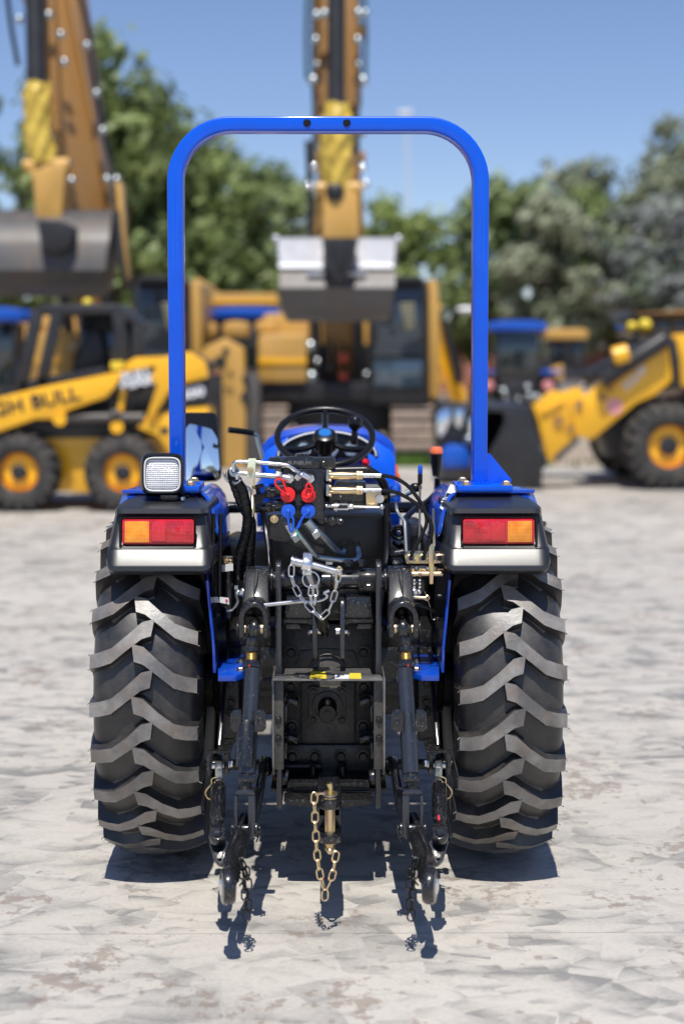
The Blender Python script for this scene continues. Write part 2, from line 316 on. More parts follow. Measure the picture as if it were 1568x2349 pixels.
# ================================================================== SETTING
def ground_material():
    m = bpy.data.materials.new('trowelled_concrete'); m.use_nodes = True; n = m.node_tree.nodes; l = m.node_tree.links; b = n['Principled BSDF']
    tc = n.new('ShaderNodeTexCoord')
    def node(t, **k):
        q = n.new(t)
        for a, v in k.items(): setattr(q, a, v)
        return q
    def math_(op, a, b_=None, v=None):
        q = node('ShaderNodeMath', operation=op); q.use_clamp = False
        l.new(a, q.inputs[0]) if hasattr(a, 'links') else setattr(q.inputs[0], 'default_value', a)
        if b_ is not None:
            if hasattr(b_, 'links'): l.new(b_, q.inputs[1])
            else: q.inputs[1].default_value = b_
        return q.outputs[0]
    warp = node('ShaderNodeTexNoise'); warp.inputs['Scale'].default_value = 2.6; warp.inputs['Detail'].default_value = 3; l.new(tc.outputs['Object'], warp.inputs['Vector'])
    va = node('ShaderNodeVectorMath', operation='SUBTRACT'); l.new(warp.outputs['Color'], va.inputs[0]); va.inputs[1].default_value = (.5, .5, .5)
    vb = node('ShaderNodeVectorMath', operation='SCALE'); l.new(va.outputs[0], vb.inputs[0]); vb.inputs['Scale'].default_value = .16
    vc = node('ShaderNodeVectorMath', operation='ADD'); l.new(tc.outputs['Object'], vc.inputs[0]); l.new(vb.outputs[0], vc.inputs[1])
    def smear(scale, rot, off, gain):           # each sweep of the float: a cell with its own direction, one crisp edge fading away
        mp_ = node('ShaderNodeMapping'); l.new(vc.outputs[0], mp_.inputs[0]); mp_.inputs['Rotation'].default_value = (0, 0, R(rot)); mp_.inputs['Location'].default_value = (off, off*.7, 0); mp_.inputs['Scale'].default_value = (1, 1.7, 1)
        vo = node('ShaderNodeTexVoronoi', voronoi_dimensions='2D'); vo.inputs['Scale'].default_value = scale; l.new(mp_.outputs[0], vo.inputs['Vector'])
        sc = node('ShaderNodeVectorMath', operation='SCALE'); l.new(mp_.outputs[0], sc.inputs[0]); sc.inputs['Scale'].default_value = scale
        ps = node('ShaderNodeVectorMath', operation='SCALE'); l.new(vo.outputs['Position'], ps.inputs[0]); ps.inputs['Scale'].default_value = scale
        df = node('ShaderNodeVectorMath', operation='SUBTRACT'); l.new(sc.outputs[0], df.inputs[0]); l.new(ps.outputs[0], df.inputs[1])
        sp = node('ShaderNodeSeparateColor'); l.new(vo.outputs['Color'], sp.inputs[0])
        an = math_('MULTIPLY', sp.outputs[0], 6.283); cx = math_('COSINE', an); sx = math_('SINE', an)
        sx2 = node('ShaderNodeSeparateXYZ'); l.new(df.outputs[0], sx2.inputs[0])
        dp = math_('ADD', math_('MULTIPLY', sx2.outputs[0], cx), math_('MULTIPLY', sx2.outputs[1], sx))
        e = math_('MULTIPLY', math_('MINIMUM', math_('POWER', math_('MAXIMUM', math_('ADD', dp, .38), 0.0), 2.6), .60), sp.outputs[1])
        return math_('MULTIPLY', e, gain)
    s1 = smear(4.6, 12, 0, 1.25); s2 = smear(2.3, -28, 3.1, 1.1); s3 = smear(9.5, 55, 7.7, 1.1)
    st = node('ShaderNodeTexNoise'); st.inputs['Scale'].default_value = 1.3; st.inputs['Detail'].default_value = 5; l.new(tc.outputs['Object'], st.inputs['Vector'])
    amp = node('ShaderNodeMapRange'); l.new(st.outputs[0], amp.inputs[0]); amp.inputs[1].default_value = .35; amp.inputs[2].default_value = .68; amp.inputs[3].default_value = .35
    tot = math_('MULTIPLY', math_('ADD', math_('ADD', s1, s2), s3), amp.outputs[0])
    fine = node('ShaderNodeTexNoise'); fine.inputs['Scale'].default_value = 55; fine.inputs['Detail'].default_value = 6; l.new(tc.outputs['Object'], fine.inputs['Vector'])
    g2 = node('ShaderNodeTexNoise'); g2.inputs['Scale'].default_value = 240; g2.inputs['Detail'].default_value = 3; l.new(tc.outputs['Object'], g2.inputs['Vector'])
    tot = math_('MULTIPLY', tot, math_('ADD', math_('MULTIPLY', g2.outputs[0], 1.6), .2))
    tot = math_('ADD', tot, math_('MULTIPLY', math_('SUBTRACT', fine.outputs[0], .5), .40))
    rp = node('ShaderNodeValToRGB'); l.new(tot, rp.inputs[0]); rp.color_ramp.elements[0].position = 0; rp.color_ramp.elements[1].position = .62
    rp.color_ramp.elements[0].color = (.51, .477, .428, 1); rp.color_ramp.elements[1].color = (.235, .228, .216, 1)
    # brown worn patches
    p1 = node('ShaderNodeTexNoise'); p1.inputs['Scale'].default_value = 2.3; p1.inputs['Detail'].default_value = 2; l.new(tc.outputs['Object'], p1.inputs['Vector'])
    p2 = node('ShaderNodeTexNoise'); p2.inputs['Scale'].default_value = 16; p2.inputs['Detail'].default_value = 9; p2.inputs['Roughness'].default_value = .7; l.new(tc.outputs['Object'], p2.inputs['Vector'])
    pr = node('ShaderNodeValToRGB'); pr.color_ramp.elements[0].position = .612; pr.color_ramp.elements[1].position = .64; pr.color_ramp.elements[1].color = (.6, .6, .6, 1)
    l.new(math_('ADD', math_('MULTIPLY', p1.outputs[0], .45), math_('MULTIPLY', p2.outputs[0], .65)), pr.inputs[0])
    mx = node('ShaderNodeMix', data_type='RGBA'); l.new(pr.outputs[0], mx.inputs[0]); l.new(rp.outputs[0], mx.inputs[6]); mx.inputs[7].default_value = (.22, .165, .13, 1)
    # saw joint across the slab
    sp = node('ShaderNodeSeparateXYZ'); l.new(tc.outputs['Object'], sp.inputs[0])
    jl = math_('LESS_THAN', math_('ABSOLUTE', math_('ADD', math_('ADD', sp.outputs[1], -4.60), math_('MULTIPLY', fine.outputs[0], .01))), .003)
    big = node('ShaderNodeTexNoise'); big.inputs['Scale'].default_value = .35; big.inputs['Detail'].default_value = 4; l.new(tc.outputs['Object'], big.inputs['Vector'])
    br = node('ShaderNodeMapRange'); l.new(big.outputs[0], br.inputs[0]); br.inputs[3].default_value = .78; br.inputs[4].default_value = 1.18
    cm = node('ShaderNodeVectorMath', operation='SCALE'); l.new(mx.outputs[2], cm.inputs[0]); l.new(br.outputs[0], cm.inputs['Scale'])
    m2 = node('ShaderNodeMix', data_type='RGBA'); l.new(math_('MULTIPLY', jl, .45), m2.inputs[0]); l.new(cm.outputs[0], m2.inputs[6]); m2.inputs[7].default_value = (.1, .09, .08, 1)
    l.new(m2.outputs[2], b.inputs['Base Color']); b.inputs['Roughness'].default_value = .62
    bp = node('ShaderNodeBump'); bp.inputs['Strength'].default_value = .25; bp.inputs['Distance'].default_value = .004
    l.new(fine.outputs[0], bp.inputs['Height']); l.new(bp.outputs[0], b.inputs['Normal'])
    return m
g = MB(); g.add([(-60, -8, 0), (60, -8, 0), (60, 23.5, 0), (-60, 23.5, 0)], [(0, 1, 2, 3)])
yard = obj('yard_pavement', g, ground_material(), smooth=False); yard['kind'] = 'structure'
soil = mat('dry_soil', (.38, .30, .24), .9, var=.25, vscale=1.2, dust=(.25, .22, .15), dscale=.5, damt=.6)
g = MB(); g.add([(-900, -60, -.012), (900, -60, -.012), (900, 1500, -.012), (-900, 1500, -.012)], [(0, 1, 2, 3)])
gr = obj('ground', g, soil, smooth=False); gr['kind'] = 'structure'
# grass strip beyond the slab
leaf = mat('grass_blades', (.10, .20, .025), .6, var=.5, vscale=3)
g = MB()
for i in range(3600):
    x = rnd.choice((rnd.uniform(-2.7, -.9), rnd.gauss(1.3, .35), rnd.gauss(1.3, .35), rnd.uniform(-9, 12))); y = 23.55+abs(rnd.gauss(0, 1.1)); h = rnd.uniform(.05, .22); a = rnd.uniform(0, PI); d = V((math.cos(a), math.sin(a), 0))*.02
    t = V((rnd.uniform(-.06, .06), rnd.uniform(-.06, .06), h)); p = V((x, y, -.01)); g.add([p-d, p+d, p+t], [(0, 1, 2)])
gs = obj('grass', g, leaf, smooth=False); gs['kind'] = 'stuff'
# ------------------------------------------------------------------ brick wall
bw = bpy.data.materials.new('red_brick'); bw.use_nodes = True; n = bw.node_tree.nodes; l = bw.node_tree.links
tc = n.new('ShaderNodeTexCoord'); mpn = n.new('ShaderNodeMapping'); mpn.inputs['Rotation'].default_value = (R(90), 0, 0); l.new(tc.outputs['Object'], mpn.inputs[0])
bt = n.new('ShaderNodeTexBrick'); bt.inputs['Scale'].default_value = 2; bt.inputs['Color1'].default_value = (.42, .13, .07, 1); bt.inputs['Color2'].default_value = (.34, .11, .065, 1); bt.inputs['Mortar'].default_value = (.4, .33, .28, 1)
l.new(mpn.outputs[0], bt.inputs[0]); l.new(bt.outputs[0], n['Principled BSDF'].inputs[0]); n['Principled BSDF'].inputs['Roughness'].default_value = .85
wl_ = thing('brick_wall', 'low red brick boundary wall with pale coping behind the machines', 'wall', (0, 63, 0))
MBw = MB().bx(-60, 60, 63, 63.3, -.05, 1.75); obj('wall_panel', MBw, bw, wl_, smooth=False)
MBw = MB()
for k in range(-15, 15): MBw.bx(k*4+.01, k*4+3.99, 62.93, 63.37, 1.753, 2.35)
obj('coping', MBw, mat('grey_render', (.42, .38, .35), .85, var=.2), wl_, bevel=.02)
# ------------------------------------------------------------------ trees
def foliage(name, c1, c2):
    m = bpy.data.materials.new(name); m.use_nodes = True; n = m.node_tree.nodes; l = m.node_tree.links; b = n['Principled BSDF']
    tc = n.new('ShaderNodeTexCoord'); t = n.new('ShaderNodeTexNoise'); t.inputs['Scale'].default_value = .9; t.inputs['Detail'].default_value = 5; l.new(tc.outputs['Object'], t.inputs['Vector'])
    r = n.new('ShaderNodeValToRGB'); r.color_ramp.elements[0].position = .38; r.color_ramp.elements[1].position = .62
    r.color_ramp.elements[0].color = (*c1, 1); r.color_ramp.elements[1].color = (*c2, 1); l.new(t.outputs[0], r.inputs[0]); l.new(r.outputs[0], b.inputs['Base Color'])
    b.inputs['Roughness'].default_value = .55
    tr = n.new('ShaderNodeBsdfTranslucent'); l.new(r.outputs[0], tr.inputs[0]); mx = n.new('ShaderNodeMixShader'); mx.inputs[0].default_value = .35
    l.new(b.outputs[0], mx.inputs[1]); l.new(tr.outputs[0], mx.inputs[2]); l.new(mx.outputs[0], n['Material Output'].inputs[0]); return m
F = [foliage('bright_leaves', (.09, .14, .035), (.40, .48, .15)), foliage('dark_leaves', (.09, .13, .045), (.34, .42, .17)),
     foliage('grey_leaves', (.17, .20, .12), (.40, .43, .29)), foliage('lilac_blossom_leaves', (.16, .21, .13), (.36, .37, .38)), foliage('muted_leaves', (.08, .12, .04), (.32, .40, .14))]
bark = mat('bark', (.12, .09, .065), .9, bump=.5, bscale=12)
def tree(name, x, y, h, rx, blobs, fm, label, ls=.16, dens=1., lowz=.18, seed=0):
    rr = random.Random(seed+11); t = thing(name, label, 'tree', (x, y, 0), 'trees beyond the yard')
    tb = MB(); top = V((x+rr.uniform(-.4, .4), y, h*.62)); tb.tube([(x, y, -.1), (x+.1, y, h*.25), top], 1, 9, False, 4, lambda a: max(.05, .03*h*(1-a/(h*.8))))
    g = MB()
    for k in range(blobs):
        while True:
            ux, uy, uz = rr.uniform(-1, 1), rr.uniform(-1, 1), rr.uniform(-1, 1)
            if ux*ux+uy*uy+uz*uz < 1: break
        c = V((x+ux*rx, y+uy*rx*.8, h*(lowz+1)/2+uz*h*(1-lowz)/2*.92)); br = rr.uniform(.07, .19)*h*.6
        if k < 9:
            s = V((x, y, h*rr.uniform(.2, .5))); tb.tube([s, s.lerp(c, .5)+V((0, 0, .3)), c], 1, 6, False, 3, lambda a: max(.02, .01*h*(1-a/(h*.6))))
        for i in range(int(95*dens)):
            d = V((rr.gauss(0, 1), rr.gauss(0, 1), rr.gauss(0, .8))).normalized()*br*rr.uniform(.45, 1.08)
            p = c+d; nn = (d.normalized()+V((rr.uniform(-.8, .8), rr.uniform(-.8, .8), rr.uniform(-.3, .9)))).normalized(); a = nn.orthogonal().normalized(); b = nn.cross(a); s = ls*rr.uniform(.6, 1.5)
            g.add([p-a*s, p-b*s*.6, p+a*s, p+b*s*.6], [(0, 1, 2, 3)])
    obj('trunk', tb, bark, t); obj('crown', g, fm, t, smooth=False)
T = tree
def txy(px, Y): return pp(px, 900, Y).x
T('leafy_tree', txy(262, 40), 40, 9.9, 1.7, 64, F[4], 'tall narrow green tree rising behind the raised arm at the left', seed=1, dens=1.2)
T('leafy_tree', txy(20, 44), 44, 8.8, 2.6, 70, F[1], 'dark green tree behind the left bucket at the picture edge', seed=2)
T('leafy_tree', txy(420, 42), 42, 7.8, 2.4, 84, F[4], 'broad green tree framed inside the left half of the blue roll bar', seed=3)
T('leafy_tree', txy(560, 46), 46, 8.0, 2.1, 54, F[1], 'open crowned dark tree left of the central raised arm', seed=4, dens=.8)
T('leafy_tree', txy(700, 60), 60, 6.8, 2.6, 44, F[2], 'pale grey green tree half hidden by the central raised arm', seed=5)
T('leafy_tree', txy(905, 50), 50, 6.7, 1.5, 40, F[0], 'small round light green tree right of the central bucket', seed=6)
T('leafy_tree', txy(1050, 58), 58, 4.4, 1.4, 30, F[0], 'low bright green tree beside the right post of the blue roll bar', seed=7)
T('leafy_tree', txy(1165, 56), 56, 8.0, 2.4, 70, F[1], 'dense dark green tree just right of the blue roll bar', seed=8)
T('leafy_tree', txy(1325, 60), 60, 9.1, 2.0, 60, F[2], 'grey green tree with a knobbly top, tallest of the right middle group', seed=9)
T('leafy_tree', txy(1390, 54), 54, 7.3, 2.7, 84, F[4], 'wide bright green tree above the loader arm', seed=10)
T('leafy_tree', txy(1275, 52), 52, 7.0, 2.0, 60, F[2], 'light green tree behind the blue roofed tractor', seed=12)
T('leafy_tree', txy(1495, 52), 52, 7.0, 2.0, 50, F[3], 'tree with lilac blossom above the loader cab', seed=13)
T('leafy_tree', txy(1540, 60), 60, 10.6, 1.9, 60, F[2], 'tall grey tree at the right picture edge', seed=14)
T('leafy_tree', txy(620, 70), 70, 4.8, 4.5, 60, F[1], 'low dark bush like tree behind the yellow cab housing', seed=15)
T('leafy_tree', txy(1210, 75), 75, 4.6, 3.5, 60, F[0], 'low spreading tree far back along the brick wall', seed=16)
T('leafy_tree', txy(1480, 75), 75, 5.2, 6, 70, F[1], 'low dark tree far back behind the loader cab', seed=17)
T('leafy_tree', txy(150, 60), 60, 5.6, 5, 80, F[1], 'low dense tree under the left bucket behind the cabs', seed=18)
# distant lamp mast
lm = thing('lamp_mast', 'very thin pale lamp mast far away right of the central arm', 'lamp mast', (txy(937, 120), 120, 0))
b = MB().cyl((txy(937, 120), 120, 0), (txy(930, 120), 120, 19.2), .14, .07, 8); obj('pole', b, mat('pale_steel', (.6, .62, .64), .6), lm)
b = MB().box((txy(926, 120), 119.9, 19.35), (.95, .5, .3)); obj('lamp_head', b, mat('white_enamel', (.85, .85, .85), .3), lm, bevel=.05)
# grey shed roof
sh = thing('shed', 'pale grey gabled shed peeping over the blue tractor roof', 'shed', (txy(1195, 61), 61, 0))
x0, x1 = txy(1130, 61), txy(1262, 61)
obj('wall', MB().bx(x0+.1, x1-.1, 58, 61, 0, 2.6), mat('pale_render', (.45, .44, .43), .8), sh)
mdx = (x0+x1)/2; obj('roof', MB().prism([(x0-.1, 57.8, 2.6), (x1+.1, 57.8, 2.6), (mdx+.4, 57.8, 3.35), (mdx-.4, 57.8, 3.35)], (0, 3.4, 0)), mat('grey_sheet_roof', (.34, .35, .38), .6), sh)
# ================================================================== THE TRACTOR (seen from behind)
AX = 5.44; RT = .60; TX0, TX1 = .416, .757
tr = thing('compact_tractor', 'blue compact tractor seen from behind with tall blue roll bar and chevron tyres', 'tractor', (0, AX, 0))
# ---- rear wheels
tw = TX1-TX0; tcx = (TX0+TX1)/2
for s in (-1, 1):
    ty = tyre(RT, tw, 23, .040, .049, .104, True, ph=.04 if s < 0 else .11, seg=96)
    ty.v = [v+V((tcx*s, AX, RT)) for v in ty.v]
    wlb = MB(); r = rim(.315, .26); r.v = [v*1 + V((0, 0, 0)) for v in r.v]
    wlb.add([V((v.x*s+tcx*s, v.y+AX, v.z+RT)) for v in r.v], r.f)
    wo = obj('rear_wheel', wlb, mat('wheel_rim_paint', (.55, .56, .58), .4, .3), tr)
    obj('tyre', ty, ['tyre', 'lug'], wo, ang=30)
    obj('hub', MB().cyl((.12*s, AX, RT), ((tcx-.02)*s, AX, RT), .085, .10, 24).cyl(((tcx-.03)*s, AX, RT), ((tcx+.0)*s, AX, RT), .13, .13, 24), 'cast', wo, bevel=.006)
# ---- front wheels
for s in (-1, 1):
    f = tyre(.36, .2, 18, .024, .03, .06, seg=48); f.v = [v+V((.52*s, 7.25, .36)) for v in f.v]
    r = rim(.19, .15); wb = MB().add([V((v.x*s+.52*s, v.y+7.25, v.z+.36)) for v in r.v], r.f)
    wo = obj('front_wheel', wb, M['white'], tr); obj('tyre', f, ['tyre', 'tyre'], wo)
obj('front_axle', MB().bx(-.45, .45, 7.19, 7.31, .30, .42).bx(-.10, .10, 7.0, 7.5, .28, .5), 'cast', tr, bevel=.01)
# ---- fender caps with lamps
def fender_cap(s):
    rows = [(1126, 5.36, 336, 436), (1131, 5.33, 328, 440), (1162, 5.03, 268, 468), (1167, 5.005, 263, 472), (1178, 5.00, 262, 474), (1181, 5.012, 262, 474), (1184, 5.03, 262, 475),
            (1250, 4.995, 247, 481), (1255, 4.988, 246, 482), (1258, 4.985, 245, 483), (1261, 4.953, 243, 485), (1297, 4.9185, 241, 487), (1302, 4.9155, 240, 487), (1310, 4.9155, 240, 488), (1315, 4.925, 242, 487), (1318, 4.95, 244, 486), (1318, 5.08, 252, 478)]
    N = 22; b = MB(); us = []
    for k in range(N+1): us.append(-1+2*k/N)
    us = [math.copysign(abs(u)**.6, u) for u in us]
    nr = len(rows)
    for i, (y, Y, xa, xb) in enumerate(rows):
        rad = 26 if i > 7 else 18
        A = []
        for u in us:
            x = (xa+xb)/2+u*(xb-xa)/2; e = max(0, abs(x-(xa+xb)/2)-((xb-xa)/2-rad))/rad
            dY = mp(rad, 5)*(1-math.sqrt(max(0, 1-min(e, 1)**2)))
            dy = 0
            if i >= 11: dy = -(16 if i < 16 else 10)*(1-math.sqrt(max(0, 1-min(e, 1)**2)))   # round lower corners
            p = pp(x, y+dy, Y); p.y += dY
            A.append(p)
        a0 = A[0].copy(); a1 = A[-1].copy()
        # side returns
        back = 5.40
        ins = V((a1.x+(.0 if i < 3 else .012), back, a1.z)); outs = V((a0.x, back, a0.z))
        if i == nr-1: outs.y = ins.y = 5.2
        row = [outs]+A+[ins]; b.v += row
    L = len(us)+2
    for i in range(nr-1):
        for k in range(L-1): b.f.append((i*L+k, i*L+k+1, (i+1)*L+k+1, (i+1)*L+k))
    b.mi = [0]*len(b.f)
    o = obj('fender_cap', b, 'plastic', tr, flip=s > 0, ang=30)
    sd = o.modifiers.new('shell', 'SOLIDIFY'); sd.thickness = .004; sd.offset = -1
    # recess frame and lamp
    rc = MB()
    def rr(x0, y0, x1, y1, rd, n=4):
        pts = []
        for cx, cy, a in ((x1-rd, y0+rd, -90), (x1-rd, y1-rd, 0), (x0+rd, y1-rd, 90), (x0+rd, y0+rd, 180)):
            for k in range(n+1): t = R(a+90*k/n); pts.append((cx+rd*math.cos(t), cy+rd*math.sin(t)))
        return pts
    q0 = rr(273, 1187, 450, 1258, 6); q1 = rr(279, 1191, 446, 1252, 5)
    a = [pp(p, 4.985) for p in q0]; c = [pp(p, 4.99) for p in q1]; d = [pp(p, 5.02) for p in q1]
    n = len(a); rc.v = a+c+d; rc.f = [(i, (i+1) % n, n+(i+1) % n, n+i) for i in range(n)]+[(n+i, n+(i+1) % n, 2*n+(i+1) % n, 2*n+i) for i in range(n)]+[tuple(range(2*n, 3*n))]; rc.mi = [0]*len(rc.f)
    fr = obj('tail_lamp', rc, 'softblack', tr, flip=s > 0)
    fr2 = MB().plate(rr(280, 1191.5, 445, 1249, 6), 4.985, .03); obj('lens_body', fr2, lens_mat('red_lens', (.42, .004, .012), (.75, .01, .03)), fr, flip=s > 0, bevel=.003)
    obj('stop_lens', MB().plate(rr(346, 1195.5, 441, 1245, 2), 4.9825, .01), lens_mat('red_lens_inner', (.20, .002, .006), (.85, .015, .03)), fr, flip=s > 0, bevel=.0012)
    obj('reflector', MB().plate(rr(349, 1199, 380, 1242, 2), 4.9805, .006), mat('red_reflector', (.62, .02, .03), .25, coat=.8), fr, flip=s > 0, bevel=.001)
    obj('indicator_lens', MB().plate(rr(286, 1196, 342, 1245, 2), 4.9825, .01), lens_mat('amber_lens', (.80, .16, .002), (1., .42, .02)), fr, flip=s > 0, bevel=.0012)
    obj('badge_pad', MB().prism([pp(p, Y) for p, Y in (((366, 1270), 4.9585), ((396, 1270), 4.9585), ((392, 1292), 4.925), ((370, 1292), 4.925))], (0, .01, .004)), 'plastic', tr, flip=s > 0, bevel=.001)
def lens_mat(name, c1, c2):
    if name in M: return M[name]
    m = bpy.data.materials.new(name); m.use_nodes = True; n = m.node_tree.nodes; l = m.node_tree.links; b = n['Principled BSDF']; M[name] = m
    tc = n.new('ShaderNodeTexCoord'); w1 = n.new('ShaderNodeTexWave'); w1.bands_direction = 'X'; w1.inputs['Scale'].default_value = 60; w1.inputs['Distortion'].default_value = .3
    w2 = n.new('ShaderNodeTexWave'); w2.bands_direction = 'Z'; w2.inputs['Scale'].default_value = 70; nz = n.new('ShaderNodeTexNoise'); nz.inputs['Scale'].default_value = 28
    for q in (w1, w2, nz): l.new(tc.outputs['Object'], q.inputs['Vector'])
    a = n.new('ShaderNodeMath'); a.operation = 'MULTIPLY'; l.new(w1.outputs[1], a.inputs[0]); l.new(w2.outputs[1], a.inputs[1])
    a2 = n.new('ShaderNodeMath'); a2.operation = 'ADD'; l.new(a.outputs[0], a2.inputs[0]); l.new(nz.outputs[0], a2.inputs[1])
    r = n.new('ShaderNodeValToRGB'); r.color_ramp.elements[0].position = .42; r.color_ramp.elements[1].position = .95; r.color_ramp.elements[0].color = (*c1, 1); r.color_ramp.elements[1].color = (*c2, 1)
    l.new(a2.outputs[0], r.inputs[0]); l.new(r.outputs[0], b.inputs['Base Color']); b.inputs['Roughness'].default_value = .12; b.inputs['Coat Weight'].default_value = 1
    bp = n.new('ShaderNodeBump'); bp.inputs['Strength'].default_value = .3; bp.inputs['Distance'].default_value = .002; l.new(a.outputs[0], bp.inputs['Height']); l.new(bp.outputs[0], b.inputs['Normal'])
    return m
for s in (-1, 1): fender_cap(s)
# ---- blue fender bodies (arch over the tyre with inner wall)
def fender_body(s):
    b = MB(); prof = []
    # inner-shoulder profile in x/z swept along the arch; arch angle from rear to front
    def sect(r0, zoff):  # (x, radius)
        return [(.70, r0-.01), (.66, r0), (.52, r0), (.475, r0-.008), (.44, r0-.03), (.415, r0-.07), (.398, r0-.12)]
    A = [R(a) for a in (56, 62, 70, 80, 90, 100, 110, 120, 130, 140, 150)]
    rows = []
    for a in A:
        row = []
        for x, r in sect(.685, 0): row.append(V((-x, AX-r*math.cos(a), RT+r*math.sin(a))))
        rows.append(row)
    L = len(rows[0])
    for r in rows: b.v += r
    for i in range(len(rows)-1):
        for k in range(L-1): b.f.append((i*L+k, i*L+k+1, (i+1)*L+k+1, (i+1)*L+k))
    b.mi = [0]*len(b.f)
    o = obj('fender', b, 'blue2', tr, flip=s > 0, ang=60); sd = o.modifiers.new('t', 'SOLIDIFY'); sd.thickness = .004
    # inner wall: upright blue plate
    zt = 1.20
    b = MB(); q = [(5.00, 1.02), (4.985, .80), (5.00, .72), (5.9, .72), (6.1, .85), (6.0, 1.15), (5.44, 1.22), (5.10, 1.15)]
    top = [V((-(.392 if z > 1.0 else .372), y, z)) for y, z in q]
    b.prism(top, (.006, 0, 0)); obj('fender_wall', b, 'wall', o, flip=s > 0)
    b = MB().tube([top[0]+V((.003, -.004, 0)), top[1]+V((.003, -.004, 0)), top[2]+V((.003, -.004, 0))], .0052, 8, False, 1); obj('wall_edge', b, 'blue2', o, flip=s > 0)
    # rear edge flange, seen as a thin bright line
    # step bracket plate at its foot
    b = MB(); b.prism([pp(500, 1549, 4.99), pp(541, 1549, 4.99), pp(559, 1543, 5.02), pz((559, 1502), pp(541, 1549, 4.99).z), pz((500, 1502), pp(541, 1549, 4.99).z)], (0, 0, -.02))
    br = obj('foot_bracket', b, 'blue2', o, flip=s > 0, bevel=.001)
    b = MB()
    for q in ((552, 1519), (552, 1538)): b.bolt(pz(q, pp(541, 1549, 4.99).z), (0, 0, 1), .010)
    obj('bolt', b, 'yzinc', br, flip=s > 0)
    # mounting plate of the roll bar on the fender
    zp = pp(420, 1131, 5.30).z
    P4 = [pz((359, 1123), zp), pz((487, 1123), zp), pz((501, 1108), zp), pz((378, 1108), zp)]
    P4 = [V((p.x, min(p.y, 5.9), p.z)) for p in P4]
    return zp
zps = [fender_body(s) for s in (-1, 1)]
# solid flat deck under the roll bar plates
for s in (-1, 1):
    b = MB(); z = 1.285
    b.prism([(-.70, 5.30, z), (-.62, 5.27, z), (-.47, 5.27, z), (-.40, 5.40, z-.03), (-.40, 5.85, z-.05), (-.66, 5.85, z-.03)], (0, 0, -.012)); obj('fender_deck', b, 'blue2', tr, flip=s > 0, bevel=.004)
# sloped blue shoulder with model decal
for s in (-1, 1):
    b = MB()
    A = [pp(440, 1126, 5.36), pp(474, 1131, 5.22), pp(494, 1190, 5.12), pp(497, 1240, 5.06)]
    B = [pp(478, 1112, 5.60), pp(500, 1122, 5.55), pp(517, 1175, 5.40), pp(522, 1232, 5.3)]
    D = [pp(484, 1105, 5.9), pp(512, 1118, 5.85), pp(527, 1160, 5.8), pp(530, 1228, 5.7)]
    b.v = A+B+D; b.f = [(0, 1, 5, 4), (1, 2, 6, 5), (2, 3, 7, 6), (4, 5, 9, 8), (5, 6, 10, 9), (6, 7, 11, 10)]; b.mi = [0]*6
    o = obj('fender_shoulder', b, 'blue2', tr, flip=s > 0, ang=80); sb = o.modifiers.new('s', 'SUBSURF'); sb.levels = sb.render_levels = 2
    sd = o.modifiers.new('t', 'SOLIDIFY'); sd.thickness = .004
def onq(a, b_, c, d, u, v): return a.lerp(b_, u).lerp(d.lerp(c, u), v)
dq = [pp(1010, 1172, 5.235), pp(1034, 1118, 5.43), pp(1058, 1122, 5.35), pp(1021, 1180, 5.19)]   # decal corners on the right shoulder
dq = [p+V((-.004, -.012, .012)) for p in dq]
dec = obj('model_decal', MB().prism(dq, (.002, .003, -.003)), 'white', tr)
nrm = (dq[1]-dq[0]).cross(dq[3]-dq[0]).normalized(); nrm = nrm if nrm.y < 0 else -nrm
obj('decal_panel', MB().prism([onq(*dq, u, v)+nrm*.002 for u, v in ((.08, .08), (.62, .08), (.62, .92), (.08, .92))], -nrm*.001), 'softblack', dec)
lettering('decal_number', '50', .045, onq(*dq, .36, .5)+nrm*.004, dq[1]-dq[0], (dq[0]-dq[3]), 'white', dec, .0005)
for s in (-1, 1):
    obj('fuel_tank', MB().bx(-.385, -.20, 5.62, 6.05, .74, 1.06), 'softblack', tr, flip=s > 0, bevel=.03)
    obj('axle_cover', MB().bx(-.38, -.17, 5.33, 5.6, .735, .80), 'cast', tr, flip=s > 0, bevel=.01)
# ---- roll bar
zp = 1.292
def frame_path(hw, zt, rad, y0, zb):
    p = [V((-hw[0], y0, zb)), V((-hw[1], y0, zt-rad))]
    for k in range(1, 13):
        t = PI-PI/2*k/12; p.append(V((-hw[1]+rad+rad*math.cos(t), y0, zt-rad+rad*math.sin(t))))
    return p
yr = 5.30
xo0 = -pp(388, 1040, yr).x; xo1 = -pp(383, 440, yr).x; zt = pp(753, 266, yr).z; ro = .215; th = .052; dep = .092
outer = frame_path((xo0, xo1), zt, ro, yr, zp); inner = frame_path((xo0-th*.93, xo1-th), zt-th*.92, ro-th, yr, zp)
outer += [V((-p.x, p.y, p.z)) for p in reversed(outer)]; inner += [V((-p.x, p.y, p.z)) for p in reversed(inner)]
b = MB(); n = len(outer)
for i in range(n): b.v += [outer[i], inner[i], inner[i]+V((0, dep, 0)), outer[i]+V((0, dep, 0))]
for i in range(n-1):
    for k in range(4): b.f.append((i*4+k, i*4+(k+1) % 4, i*4+4+(k+1) % 4, i*4+4+k))
b.f += [(0, 1, 2, 3), tuple(n*4-4+k for k in range(4))]; b.mi = [0]*len(b.f)
rb = obj('roll_bar', b, 'blue', tr, bevel=.007, seg=3, ang=40)
for x in (704, 795):
    c = pp(x, 282, yr); obj('hole_plug', MB().lathe([(.0125, 0), (.0125, .003), (.009, .006)], c+V((0, .0005, 0)), (0, -1, 0), 20), 'softblack', rb)
